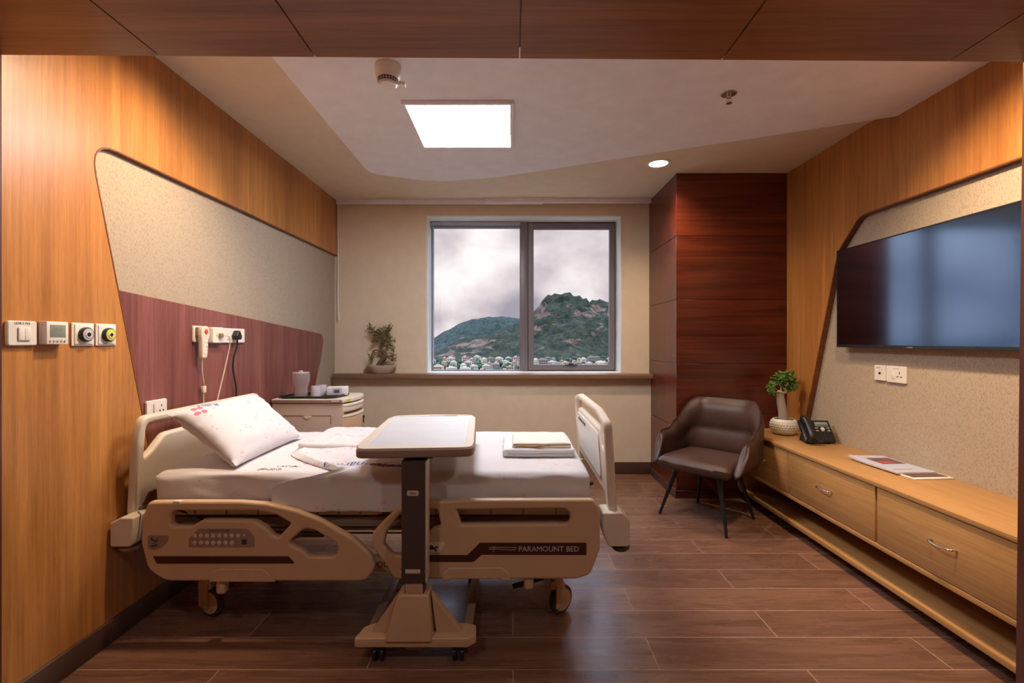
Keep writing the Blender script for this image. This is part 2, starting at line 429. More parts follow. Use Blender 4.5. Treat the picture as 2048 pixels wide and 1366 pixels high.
# ================================================================== THE ROOM
XL, XR = -1.795, 2.33
YU, YW, YC, XC = 4.80, 4.74, 4.0, 1.39
ZC, ZD = 2.77, 2.705
VX0, VX1, SOF = -1.684, 1.71, 2.287
def sbox(name, b, mat, bev=0):
    return struct(MB().box(*b, bev).build(name, mat))
sbox('floor', (-2.6, 2.6, -3.2, 4.9, -.06, 0), M['floor'])
sbox('ceiling', (-2.0, 2.6, 1.4, 5.2, ZC, ZC+.08), M['ceil_low'])
struct(slab('ceiling', [[(-1.15, 1.5), (-1.17, 3.83, .16), (-.667, 4.035, .5), (-.11, 3.91, .6), (.295, 3.735), (1.0, 3.424), (1.6, 3.17), (XR-.002, 2.85), (XR-.002, 1.5)]], 'XY', ZD, ZC, M['ceil_white']))
# left wall: wallcovering with raised teak cladding and the rosewood head panel
sbox('wall_left', (-2.0, XL-.025, 1.2, 5.2, 0, ZC), M['cloth_l'])
struct(slab('wall_left', [[(1.3, .10), (2.484, .10), (1.985, 2.205, .12), (4.80, 2.215), (4.80, ZC), (1.3, ZC)]], 'YZ', XL-.025, XL, M['teak'], bev=.002))
struct(slab('wall_left', [[(2.486, .10), (2.141, 1.575), (4.47, 1.402, .10), (4.42, 1.22, .3), (4.2, .8), (4.1, .10)]], 'YZ', XL-.024, XL-.002, M['purple'], bev=.002))
# right wall
sbox('wall_right', (XR+.04, XR+.2, 1.3, 5.2, 0, ZC), M['cloth_r'])
struct(slab('wall_right', [[(1.3, 2.19), (3.16, 2.185, .13), (3.375, 1.98, .1), (3.93, .10), (4.0, .10), (4.0, ZC), (1.3, ZC)]], 'YZ', XR, XR+.04, M['teak'], bev=.002))
# thin dark lip round the opening of the cladding
def lip(name, pts, x0, x1, w=.006):
    a = rounded(pts); mb = MB()
    vs_ = []; fs = []
    for i, p in enumerate(a):
        q = a[min(i+1, len(a)-1)]-a[max(i-1, 0)]; nn = Vector((-q.y, q.x)).normalized()*w
        vs_ += [(x0, p.x, p.y), (x1, p.x, p.y), (x1, p.x+nn.x, p.y+nn.y), (x0, p.x+nn.x, p.y+nn.y)]
    for i in range(len(a)-1):
        for k in range(4): fs.append((4*i+k, 4*i+(k+1) % 4, 4*i+4+(k+1) % 4, 4*i+4+k))
    mb.poly(vs_, fs); return struct(mb.build(name, M['teak_edge'], None, 60))
def lp(pts): return [(p[0], p[1], *(p[2:])) for p in pts]
def open_round(pts):   # rounded() closes the outline, so pad the ends
    return pts
def lip2(name, pts, x0, x1, w):
    r = rounded(pts)
    k = int(min(range(len(r)), key=lambda i: (r[i]-Vector(pts[0][:2])).length))
    r = r[k:]+r[:k]
    return lip(name, [(p.x, p.y) for p in r], x0, x1, w)
lip2('trim_1', [(2.484, .10), (1.985, 2.205, .12), (4.798, 2.215)], XL-.025, XL+.001, -.006)
lip2('trim_2', [(3.93, .10), (3.375, 1.98, .1), (3.16, 2.185, .13), (1.6, 2.19)], XR-.001, XR+.04, .008)
sbox('baseboard_left', (XL-.02, XL+.012, 1.3, YW, 0, .10), M['base'], .002)
# column of dark panels with open joints
mb = MB(); zz = [.0, .07, .605, 1.149, 1.694, 2.234, ZC]
mb.box(XC+.008, XR, YC+.008, YU, 0, ZC)
for a, b in zip(zz, zz[1:]): mb.box(XC, XR+.0, YC, YU-.001, a+(.0025 if a else 0), b-.0025, .001, 1)
struct(mb.build('wall_column', M['mahog']))
sbox('baseboard_column', (XC-.012, XC-.0005, YC-.004, YW-.012, 0, .075), M['base'], .002)
# window wall
WX0, WX1, WZ0, WZ1 = -.883, 1.108, 1.012, 2.62
struct(slab('wall_window', [[(-2.0, 1.0), (XR+.2, 1.0), (XR+.2, ZC), (-2.0, ZC)], [(WX0, WZ0), (WX1, WZ0), (WX1, WZ1), (WX0, WZ1)]], 'XZ', YU, 5.10, M['wall']))
sbox('wall_below_window', (-2.0, XR+.2, YW, 5.10, 0, .975), M['wall'])
sbox('baseboard_window', (XL-.02, XC-.001, YW-.014, YW, 0, .12), M['base'], .002)
sbox('trim_sill', (XL+.001, XC-.001, 4.655, 5.0, .965, 1.011), M['sill'], .004)
# white lining of the window recess
mb = MB(); t = .012
mb.box(WX0, WX0+t, YU-.004, 5.08, WZ0, WZ1); mb.box(WX1-t, WX1, YU-.004, 5.08, WZ0, WZ1); mb.box(WX0+t, WX1-t, YU-.004, 5.08, WZ1-t, WZ1); mb.box(WX0+t, WX1-t, YU-.002, 5.08, WZ0, WZ0+.006)
struct(mb.build('trim_recess', M['alu_white']))
# window frame: fixed light and an opening sash
fx0, fx1, fz0, fz1 = WX0+t, WX1-t, WZ0+.006, WZ1-t
win = struct(slab('window_1', [[(fx0, fz0), (fx1, fz0), (fx1, fz1), (fx0, fz1)], [(fx0+.012, fz0+.012), (.072, fz0+.012), (.072, fz1-.03), (fx0+.012, fz1-.03)], [(.165, fz0+.012), (fx1-.012, fz0+.012), (fx1-.012, fz1-.012), (.165, fz1-.012)]], 'XZ', 5.02, 5.08, M['alu'], bev=.002))
MB().box(.08, .155, 5.0, 5.03, fz0, fz1, .003).build('mullion', M['alu'], win)
sx0, sx1 = .165, fx1-.012
sash = slab('sash', [[(sx0, fz0+.012), (sx1, fz0+.012), (sx1, fz1-.012), (sx0, fz1-.012)], [(sx0+.055, fz0+.07), (sx1-.055, fz0+.07), (sx1-.055, fz1-.075), (sx0+.055, fz1-.075)]], 'XZ', 5.005, 5.06, M['alu'], win, bev=.004)
MB().box(.075-.86, .10, 5.045, 5.05, fz0+.01, fz1-.02).build('pane', M['pane'], win)
MB().box(sx0+.05, sx1-.05, 5.035, 5.04, fz0+.06, fz1-.07).build('pane', M['pane'], win)
mb = MB().box(.55, .68, 4.985, 5.004, 1.078, 1.092, .003).box(.59, .64, 4.97, 5.0, 1.088, 1.105, .004)
mb.build('latch', M['black'], win)
# raised blind and its side rail
bl = thing('window_blind', (-.4, 5.0, 2.6), 'raised blue-grey venetian blind across the top of the left pane', 'blind')
MB().box(fx0+.004, .078, 4.985, 5.018, 2.565, fz1-.004, .003).build('head_rail', M['blind'], bl)
mb = MB()
for k in range(4): mb.box(fx0+.01, .074, 4.983, 5.016, 2.535+k*.0075, 2.539+k*.0075, .001)
mb.build('slat_stack', M['blind'], bl)
MB().box(fx0+.02, fx0+.035, 4.98, 4.983, 1.10, 2.55, .001).build('guide_wire', M['blind'], bl)
# curtain tracks on the ceiling before the window
for nm, x0, x1, y, lab in (('curtain_track', XL+.006, .3, 4.755, 'long cream curtain track at the ceiling, left half over the window'), ('curtain_track', -.28, XC-.006, 4.715, 'cream curtain track at the ceiling, nearer one reaching right to the dark column')):
    tag(MB().box(x0, x1, y-.018, y+.018, ZC-.045, ZC, .004).build(nm, M['ceil_white']), lab, 'curtain track', 'curtain tracks over the window')
top('blind_cord', MB().tube([(-1.775, 4.77, 2.72), (-1.775, 4.77, 2.2), (-1.772, 4.765, 1.62), (-1.76, 4.76, 1.56), (-1.765, 4.768, 1.64)], .004, 6), M['ceil_white'], 'thin cream curtain cord hanging in the left corner by the window wall', 'cord')
# entry portal the camera stands in: wood soffit, side posts, entry walls
def ye(x): return 1.55+(x+1.68)*.0115
sm = [-2.0, -1.17, -.657, .022, .70, 1.47, 2.5]
mb = MB()
for a, b in zip(sm, sm[1:]):
    a += .0025; b -= .0025
    mb.poly([(a, -3, SOF), (b, -3, SOF), (b, ye(b), SOF), (a, ye(a), SOF), (a, -3, ZC+.05), (b, -3, ZC+.05), (b, ye(b), ZC+.05), (a, ye(a), ZC+.05)],
            [(0, 1, 2, 3), (4, 7, 6, 5), (0, 4, 5, 1), (1, 5, 6, 2), (2, 6, 7, 3), (3, 7, 4, 0)])
mb.box(-2.0, 2.5, -3, 1.53, SOF+.012, ZC+.04)
struct(mb.build('ceiling_soffit', M['teak_x'], smooth=20))
struct(slab('trim_post', [[(1.695, 0), (1.722, SOF), (2.5, SOF), (2.5, 0)]], 'XZ', 1.38, 1.588, M['postwood'], bev=.002))
struct(MB().box(-2.0, VX0, 1.38, 1.549, 0, SOF, .002).build('trim_post', M['postwood']))
sbox('wall_entry_left', (-2.0, VX0-.01, -3, 1.38, 0, SOF), M['teak'])
sbox('wall_entry_right', (VX1+.03, 2.5, -3, 1.38, 0, SOF), M['teak'])
sbox('wall_entry_back', (-2.0, 2.5, -3.1, -2.95, 0, SOF), M['wall'])

# ================================================================== CEILING FITTINGS
lt = thing('ceiling_light', (-.315, 2.965, 2.68), 'square white led panel light in the lowered white ceiling', 'ceiling light')
slab('frame', [[(-.635, 2.655), (.005, 2.655), (.005, 3.275), (-.635, 3.275)], [(-.613, 2.675), (-.018, 2.675), (-.018, 3.257), (-.613, 3.257)]], 'XY', 2.683, ZD, M['ceil_white'], lt, bev=.002)
MB().box(-.613, -.018, 2.675, 3.257, 2.690, 2.70).build('diffuser', M['panel_light'], lt)
dl = thing('downlight', (1.17, 3.78, 2.76), 'round lit recessed downlight in the cream ceiling near the dark column', 'downlight')
MB().lathe([(.075, 0), (.095, 0), (.097, -.006), (.09, -.009), (.075, -.006)], (1.17, 3.78, ZC), 40, caps=False).build('trim_ring', M['white'], dl)
MB().lathe([(0, -.004), (.073, -.004), (.073, -.001), (0, -.001)], (1.17, 3.78, ZC), 40).build('diffuser', M['downlight'], dl)
sd = thing('smoke_detector', (-.62, 2.33, ZD), 'white round smoke detector with vent slots below the ceiling', 'smoke detector')
MB().lathe([(.0, 0), (.060, 0), (.063, -.006), (.063, -.022), (.060, -.026)], (-.62, 2.33, ZD), 36).build('mounting_base', M['white'], sd)
MB().lathe([(.060, -.026), (.062, -.028), (.060, -.05), (.052, -.066), (.049, -.067), (.046, -.09), (.040, -.097), (.0, -.1)], (-.62, 2.33, ZD), 36).build('sensor_head', M['white'], sd)
mb = MB()
for ring, (r0, r1, z0, z1) in enumerate(((.0515, .0505, -.069, -.0765), (.0495, .048, -.079, -.0865))):
    for k in range(22):
        a = 2*pi*k/22; b = a+.2
        mb.poly([(-.62+r0*cos(a), 2.33+r0*sin(a), ZD+z0), (-.62+r0*cos(b), 2.33+r0*sin(b), ZD+z0), (-.62+r1*cos(b), 2.33+r1*sin(b), ZD+z1), (-.62+r1*cos(a), 2.33+r1*sin(a), ZD+z1)], [(0, 1, 2, 3)])
mb.build('vent_slots', M['dark_ink'], sd)
MB().box(-.575, -.53, 2.31, 2.318, ZD-.10, ZD-.085, .001).box(-.54, -.53, 2.30, 2.33, ZD-.11, ZD-.095, .002).build('indicator_tab', M['white'], sd)
sp = thing('fire_sprinkler', (1.19, 2.59, ZD), 'small chrome fire sprinkler with round rose on the white ceiling', 'sprinkler')
MB().lathe([(0, 0), (.042, 0), (.040, -.004), (.016, -.008), (0, -.008)], (1.19, 2.59, ZD), 28).build('rose', M['steel'], sp)
MB().cyl((1.19, 2.59, ZD-.005), (1.19, 2.59, ZD-.025), .012).cyl((1.19, 2.59, ZD-.025), (1.19, 2.59, ZD-.048), .003).tube([(1.18, 2.59, ZD-.022), (1.176, 2.59, ZD-.036), (1.188, 2.59, ZD-.05)], .0028, 6).tube([(1.20, 2.59, ZD-.022), (1.204, 2.59, ZD-.036), (1.192, 2.59, ZD-.05)], .0028, 6).build('nozzle', M['chrome'], sp)
mb = MB().cyl((1.19, 2.59, ZD-.050), (1.19, 2.59, ZD-.053), .011)
for k in range(10):
    a = 2*pi*k/10; mb.box(.010, .019, -.0022, .0022, -.0535, -.0515, mat=Matrix.Translation((1.19, 2.59, ZD)) @ Matrix.Rotation(a, 4, 'Z'))
mb.build('deflector', M['chrome'], sp)

# ================================================================== WALL FITTINGS, LEFT
x0 = XL
def zpx(py, Y): return Z_(py, Y)
def plate(name, y0, y1, z0, z1, label, cat, group=None, d=.014, mat='switch', r=.010, x=x0):
    t = thing(name, (x, (y0+y1)/2, z0), label, cat, group)
    slab('cover_plate', [[(y0, z0, r), (y1, z0, r), (y1, z1, r), (y0, z1, r)]], 'YZ', x, x+d, M[mat], t, bev=.004)
    return t
t = plate('light_switch', 1.545, 1.638, 1.326, 1.414, 'white switch plate cut off by the left edge, beside the marked double switch', 'light switch', 'switches on the left wall')
MB().box(x0+.013, x0+.017, 1.575, 1.61, 1.345, 1.395, .002).build('rocker', M['switch'], t)
t = plate('light_switch', 1.657, 1.760, 1.326, 1.416, 'white double rocker switch plate with a black marking on top', 'light switch', 'switches on the left wall')
for y in (1.690, 1.712): MB().box(x0+.0135, x0+.019, y, y+.0212, 1.345, 1.392, .0015).build('rocker', M['switch'], t)
link('marking', text_me('LDB-2 N3', .013, face((x0+.0142, 1.706, 1.407), '+X')), M['dark_ink'], t, 0)
t = thing('thermostat', (x0, 1.83, 1.33), 'white wall thermostat with a grey display and five small buttons', 'thermostat')
MB().box(x0, x0+.034, 1.775, 1.862, 1.33, 1.418, .003).build('body', M['switch'], t)
MB().box(x0+.0335, x0+.035, 1.788, 1.850, 1.358, 1.405, .0005).build('display', M['lcd'], t)
for k in range(5): MB().cyl((x0+.034, 1.789+k*.0143, 1.343), (x0+.037, 1.789+k*.0143, 1.343), .0036, n=12).build('button', M['grey'], t)
mb = MB().me(text_me('20.0', .019, face((x0+.0353, 1.82, 1.387), '+X'), .0002)).me(text_me('- - -', .01, face((x0+.0353, 1.82, 1.368), '+X'), .0002))
mb.build('digits', M['plastic_d'], t, 0)
for y, cm, lab, mt in ((1.957, 'grey', 'square white gas outlet with a black and grey round socket', 'white'), (2.067, 'yellow', 'square white gas outlet with a yellow round socket', 'white')):
    t = plate('gas_outlet', y-.053, y+.050, 1.322, 1.418, lab, 'medical gas outlet', 'medical gas outlets on the teak wall', .008, 'switch', .004)
    MB().box(x0+.007, x0+.012, y-.043, y+.040, 1.330, 1.410, .001).build('inner_frame', M['white'], t)
    MB().cyl((x0+.01, y, 1.37), (x0+.026, y, 1.37), .030, n=40, bev=.002).build('collar', M['black'], t)
    MB().cyl((x0+.0262, y, 1.37), (x0+.0285, y, 1.37), .025, n=40, bev=.0005).build('ring', M[cm], t)
    MB().cyl((x0+.0285, y, 1.37), (x0+.0305, y, 1.37), .0135, n=8).build('inner_ring', M['white'], t)
    MB().cyl((x0+.0305, y, 1.37), (x0+.0315, y, 1.37), .010, n=6 if cm == 'grey' else 4).build('port', M['black'], t)
# nurse call plate, charger and sockets over the bed
XP = XL-.002
def pins(y, z, s=1, x=XP+.0145):
    mb = MB(); mb.box(x, x+.0006, y-.002*s, y+.002*s, z+.008*s, z+.020*s)
    for q in (-.011, .011): mb.box(x, x+.0006, y+q*s-.004*s, y+q*s+.004*s, z-.014*s, z-.007*s)
    return mb
t = plate('nurse_call_plate', 2.625, 2.752, 1.336, 1.428, 'white nurse call plate behind the hanging handset', 'call point', d=.014, x=XP)
MB().box(XP+.013, XP+.0165, 2.695, 2.73, 1.352, 1.40, .001).build('bracket', M['white'], t)
t = thing('call_handset', (XP, 2.68, 1.25), 'ivory nurse call handset with red button hanging on the rosewood panel', 'handset')
hm = Matrix.Identity(4)
hx = XP+.055
slab('body', [[(2.640, 1.245, .012), (2.682, 1.245, .012), (2.690, 1.345, .03), (2.705, 1.375, .02), (2.700, 1.425, .028), (2.638, 1.425, .028), (2.632, 1.375, .02), (2.636, 1.345, .03)]], 'YZ', hx-.026, hx, M['plastic_l'], t, bev=.006)
MB().cyl((hx-.002, 2.668, 1.395), (hx+.004, 2.668, 1.395), .013, n=24, bev=.001).build('call_button', M['red'], t)
for k in range(4):
    for j in (0, 1): MB().box(hx-.001, hx+.0012, 2.652+j*.016, 2.663+j*.016, 1.27+k*.021, 1.282+k*.021, .001).build('key', M['white'], t)
MB().box(XP+.016, hx-.024, 2.635, 2.675, 1.37, 1.42, .003).build('holder', M['plastic_d'], t)
MB().tube([(hx-.013, 2.655, 1.248), (hx-.02, 2.665, 1.17), (XP+.03, 2.69, 1.09), (XP+.02, 2.70, 1.07), (XP+.02, 2.70, .94)], .003, 6).build('cord', M['plastic_l'], t)
MB().box(XP+.012, XP+.03, 2.685, 2.712, 1.045, 1.085, .004).build('cord_connector', M['plastic_l'], t)
t = plate('wall_adaptor', 2.765, 2.868, 1.330, 1.424, 'square white adaptor with a yellow port between handset and sockets', 'adaptor', d=.034, x=XP)
MB().box(XP+.033, XP+.0355, 2.795, 2.822, 1.368, 1.384).build('port', M['yellow'], t)
MB().box(XP+.0345, XP+.052, 2.812, 2.838, 1.362, 1.388, .004).build('plug', M['plastic_d'], t)
MB().tube([(XP+.05, 2.835, 1.375), (XP+.055, 2.875, 1.372), (XP+.05, 2.905, 1.34), (XP+.03, 2.90, 1.22), (XP+.02, 2.85, 1.05), (XP+.02, 2.80, .92)], .0032, 6).build('cord', M['plastic_l'], t)
t = plate('power_socket', 2.872, 3.125, 1.330, 1.422, 'long white double socket plate holding a black plug', 'socket', 'sockets on the left wall', x=XP)
MB().box(XP+.013, XP+.018, 2.935, 2.955, 1.352, 1.398, .001).build('rocker', M['switch'], t)
pins(3.075, 1.378, 1.1).build('socket_holes', M['black'], t)
t = thing('mains_plug', (XP, 3.01, 1.35), 'black three-pin plug with black cable in the double socket', 'plug')
slab('plug_body', [[(2.982, 1.350, .008), (3.028, 1.350, .008), (3.034, 1.375, .01), (3.012, 1.408, .008), (2.998, 1.408, .008), (2.976, 1.375, .01)]], 'YZ', XP+.0142, XP+.05, M['black'], t, bev=.005)
MB().tube([(XP+.035, 3.004, 1.352), (XP+.035, 3.0, 1.31), (XP+.03, 2.975, 1.24), (XP+.03, 2.965, 1.17), (XP+.025, 2.995, 1.09), (XP+.02, 3.02, 1.02), (XP+.02, 3.0, .93)], .0048, 8).build('cord', M['black'], t)
t = plate('power_socket', 2.290, 2.424, .955, 1.048, 'white single socket on the wall just above the headboard corner', 'socket', 'sockets on the left wall', x=XP)
MB().box(XP+.013, XP+.017, 2.33, 2.336, .98, 1.028, .001).build('rocker', M['grey'], t)
pins(2.385, 1.003).build('socket_holes', M['black'], t)

# ================================================================== BED
BT = 'hospital_bed'
bed = thing(BT, (-.62, 2.62, 0), 'cream and brown adjustable hospital bed on castors below the rosewood panel', 'bed')
YF = 2.07      # near rail face
def C2(x, y): return (220+x/2.733, 760+y/2.733)
def C3(x, y): return (680+x/2.44, 780+y/2.44)
def rp(f, pts, Y=YF): 
    o = []
    for p in pts:
        a, b = f(p[0], p[1]); o.append((X_(a, Y), Z_(b, Y), p[2] if len(p) > 2 else 0))
    return o
head_out = rp(C2, [(205, 666, .03), (420, 663, .05), (700, 664, .1), (850, 675, .1), (1020, 715, .1), (1150, 765, .1), (1330, 870, .1), (1425, 955, .1), (1450, 1030, .05), (1400, 1103, .06), (880, 1102), (300, 1102, .1), (205, 1040, .08), (168, 900, .1), (172, 760, .1)])
head_h1 = rp(C2, [(330, 800, .02), (330, 716, .03), (800, 716, .1), (905, 738, .06), (990, 785, .012), (918, 862, .01), (888, 850, .03), (850, 808, .05), (790, 772, .05), (700, 768, .05), (500, 768, .05), (440, 803, .04)])
head_h2 = rp(C2, [(965, 893, .02), (1060, 815, .02), (1110, 818, .06), (1245, 900, .04), (1240, 967, .025), (1090, 967, .03), (1035, 925, .03)])
foot_out = rp(C3, [(450, 543, .05), (540, 541, .1), (610, 536, .1), (1235, 535, .03), (1270, 580, .05), (1270, 780, .06), (1222, 905, .05), (1150, 925, .05), (262, 927, .03), (228, 860, .05), (158, 770, .05), (150, 705, .06), (210, 640, .1), (290, 570, .1), (350, 553, .05)])
foot_h1 = rp(C3, [(212, 755, .02), (225, 700, .05), (290, 610, .05), (340, 584, .04), (472, 584, .01), (492, 662, .01), (445, 678, .04), (420, 720, .05), (395, 800, .03), (262, 810, .04)])
foot_h2 = rp(C3, [(568, 586, .005), (1100, 580, .03), (1125, 604, .02), (1122, 655, .025), (592, 659, .01)])
TH = .038
def rail(out, holes, yf, name='side_rail', s=1):
    r = slab(name, [out]+holes, 'XZ', yf, yf+TH*s, M['plastic'], bed, bev=.011)
    return r
r1 = rail(head_out, [head_h1, head_h2], YF); r2 = rail(foot_out, [foot_h1, foot_h2], YF)
def lay(pts, f, name, mat, parent, d=.0018, bev=.0, Y=YF):
    return slab(name, [rp(f, pts)], 'XZ', Y-d, Y+.002, M[mat], parent, bev=bev)
lay([(235, 963, .003), (975, 963, .004), (1012, 1002, .004), (258, 1003, .003)], C2, 'stripe', 'stripe', r1)
lay([(682, 745, .004), (1203, 745, .006), (1203, 804, .006), (692, 803, .01), (652, 838, .01), (330, 838), (330, 805), (622, 805, .01)], C3, 'stripe', 'stripe', r2)
# recessed control panel with keys
cp = lay([(430, 913, .006), (430, 868, .01), (485, 812, .02), (752, 812, .02), (790, 855, .02), (790, 913, .006)], C2, 'control_panel', 'plastic_d', r1, .002, .0008)
mb = MB()
def P2(x, y, dy=0): a, b = C2(x, y); return Vector((X_(a, YF), YF+dy, Z_(b, YF)))
def P3(x, y, dy=0): a, b = C3(x, y); return Vector((X_(a, YF), YF+dy, Z_(b, YF)))
for row, y in ((0, 850), (1, 888)):
    for k, x in enumerate((466, 499, 533, 566, 600, 634, 668, 702)):
        if row and k == 7: continue
        p = P2(x, y); mb.cyl(p+Vector((0, -.0018, 0)), p+Vector((0, -.0040, 0)), .0095, n=20, bev=.0008)
mb.build('keys', M['print_cream'], r1)
for row, y in ((0, 850), (1, 888)):
    for k, x in enumerate((466, 499, 533, 566, 600, 634, 668, 702)):
        if row and k == 7: continue
        p = P2(x, y); kb_ = MB().cyl(p+Vector((0, -.0018, 0)), p+Vector((0, -.0032, 0)), .0080, n=20).cyl(p+Vector((0, -.0030, 0)), p+Vector((0, -.0036, 0)), .0066, n=20, mi=2)
        p = P2(x, y, -.0038)
        if k in (4, 5, 6): kb_.box(p.x-.0008, p.x+.0008, p.y-.0003, p.y+.001, p.z-.004, p.z+.004, mi=1).box(p.x-.0026, p.x+.0026, p.y-.0003, p.y+.001, p.z+(.002 if not row else -.0035), p.z+(.0035 if not row else -.002), mi=1)
        else: kb_.box(p.x-.004, p.x+.004, p.y-.0003, p.y+.001, p.z-.001, p.z+.001, mi=1, mat=Matrix.Translation(p) @ Matrix.Rotation((.5, .4, 0, 0, 0)[min(k, 4)]*(1 if row == 0 else -1), 4, 'Y') @ Matrix.Translation(-p))
        kb_.build('key', [M['yellow'] if row and not k else M['print_cream'], M['print_cream'], M['plastic_d']], r1)
link('panel_lettering', text_me('PARAMOUNT BED', .011, face(P2(600, 823, -.0024), '-Y'), .0002), M['dark_ink'], r1, 0)
p = P2(735, 885, -.0024); MB().box(p.x-.010, p.x+.010, p.y-.001, p.y, p.z-.010, p.z+.012).build('key_symbol', M['dark_ink'], r1)
MB().cyl(P2(735, 848, -.002), P2(735, 848, -.0035), .004, n=12).build('indicator_light', M['white'], r1)
gp = lay([(208, 848, .012), (322, 848, .015), (316, 885, .03), (285, 915, .03), (240, 930, .02), (208, 922, .012)], C2, 'angle_gauge', 'plastic_d', r1, .0015, .0006)
mb = MB()
mb.tube([P2(225, 862, -.0022), P2(240, 876, -.0022), P2(258, 880, -.0022)], .003, 6).tube([P2(228, 906, -.0022), P2(258, 902, -.0022)], .004, 6)
for k in range(8):
    a = radians(8+k*11); c = P2(226, 860, -.0020); r = .034*1.0
    q = c+Vector((r*1.0*sin(a)*.93, 0, -r*cos(a)*.78)); mb.box(q.x-.0012, q.x+.0012, q.y, q.y+.0005, q.z-.003, q.z+.003)
mb.build('gauge_marks', M['dark_ink'], r1)
# stiffening grips moulded on the bottoms
g = lay([(545, 1100), (550, 1050, .02), (600, 1030, .03), (850, 1030, .05), (905, 1100)], C2, 'moulded_grip', 'plastic', r1, .007, .004)
g = lay([(500, 895, .01), (530, 865, .02), (790, 862, .02), (830, 895, .025), (832, 926), (790, 926), (785, 918), (545, 918), (540, 926), (500, 926)], C3, 'moulded_grip', 'plastic', r2, .009, .005)
lay([(395, 742, .004), (515, 742, .006), (490, 790, .01), (395, 792, .004)], C3, 'crank_label', 'plastic_l', r2, .0015)
mb = MB().cyl(P3(447, 768, -.002), P3(447, 768, -.003), .010, n=16)
for q in ((462, 772), (472, 766), (468, 782)): mb.cyl(P3(*q, -.002), P3(*q, -.003), .005, n=12)
mb.build('label_picture', M['dark_ink'], r2)
link('brand_lettering', text_me('PARAMOUNT BED', .0325, face(P3(1019, 776, -.0022), '-Y'), .0003, 0, 1.0), M['print_cream'], r2, 0)
mb = MB()
mb.tube([P3(728, 770, -.0025), P3(735, 766, -.0025), P3(862, 768, -.0025), P3(855, 780, -.0025), P3(742, 774, -.0025), P3(728, 777, -.0025)], .0012, 5, smooth=0)
mb.tube([P3(752, 760, -.0025), P3(748, 790, -.0025)], .0012, 5, smooth=0)
mb.build('brand_mark', M['print_cream'], r2, 0)
# ridge line on rail top bar
MB().box(P2(345, 0).x, P2(385, 0).x, YF-.003, YF+.02, P2(0, 684).z, P2(0, 664).z+.002, .003).build('release_tab', M['plastic_l'], r1)
# far rails, same shape
YB = 3.17
r3 = rail(head_out, [head_h1, head_h2], YB, s=-1); r4 = rail(foot_out, [foot_h1, foot_h2], YB, s=-1)
# headboard
HB = Matrix.Translation((-1.70, 0, 1.0)) @ Matrix.Rotation(radians(5.5), 4, 'Y') @ Matrix.Translation((1.70, 0, -1.0))
yh0, yh1 = 2.125, 3.145
hb = slab('headboard', [[(yh0+.02, .55), (yh0+.055, .55), (yh0+.10, .62), (yh1-.10, .62), (yh1-.055, .55), (yh1-.02, .55), (yh1, .9, .3), (yh1-.02, .998, .05), (yh0+.02, .998, .05), (yh0, .9, .3)],
      [(yh0+.048, .80, .01), (yh0+.10, .83, .06), (yh0+.17, .895, .05), (yh1-.17, .895, .05), (yh1-.10, .83, .06), (yh1-.048, .80, .01), (yh1-.045, .962, .03), (yh0+.045, .962, .03)]], 'YZ', -1.725, -1.685, M['plastic_l'], bed, bev=.012, post=HB)
for y0 in (yh0-.045, yh1-.075):
    b_ = slab('corner_bumper', [[(-1.785, .43, .01), (-1.69, .43, .02), (-1.682, .49), (-1.682, .56, .01), (-1.74, .56, .02), (-1.785, .535, .01)]], 'XZ', y0, y0+.12, M['plastic_l'], hb, bev=.006)
    MB().lathe([(0, -.012), (.035, -.010), (.044, 0), (.044, .012), (.03, .018), (0, .018)], (-1.737, y0+.06, .405), 28).build('bumper_wheel', M['plastic_d'], b_)
# footboard
FB = Matrix.Translation((.43, 0, 1.0)) @ Matrix.Rotation(radians(-3.5), 4, 'Y') @ Matrix.Translation((-.43, 0, -1.0))
fb = slab('footboard', [[(yh0, .56), (yh0+.05, .56), (yh0+.10, .63), (yh1-.10, .63), (yh1-.05, .56), (yh1, .56), (yh1, .98, .05), (yh1-.20, 1.012, .2), (yh0+.20, 1.012, .2), (yh0, .975, .05)],
      [(yh0+.05, .83, .01), (yh0+.10, .85, .04), (yh0+.17, .925, .05), (yh1-.17, .925, .05), (yh1-.10, .85, .04), (yh1-.05, .83, .01), (yh1-.05, .95, .04), (yh1-.21, .978, .2), (yh0+.21, .978, .2), (yh0+.05, .945, .04)]], 'YZ', .408, .448, M['plastic_l'], bed, bev=.012, post=FB)
slab('inner_panel', [[(yh0+.13, .68, .04), (yh1-.13, .68, .04), (yh1-.15, .90, .05), (yh0+.15, .90, .05)]], 'YZ', .402, .410, M['white'], fb, bev=.003, post=FB)
for k in range(5): MB().box(.3995, .4025, 2.62+k*.055, 2.645+k*.055, .868, .882).build('symbol', M['dark_ink'], fb)
for y0 in (yh0-.03, yh1-.09):
    b_ = slab('corner_bumper', [[(.425, .425, .02), (.522, .425, .02), (.522, .545, .02), (.49, .575, .01), (.40, .575, .01), (.40, .50, .02)]], 'XZ', y0, y0+.12, M['plastic_l'], fb, bev=.006)
    MB().lathe([(0, -.014), (.03, -.012), (.042, 0), (.042, .010), (.03, .018), (0, .018)], (.492, y0+.06, .400), 28).build('bumper_wheel', M['rubber'], b_)
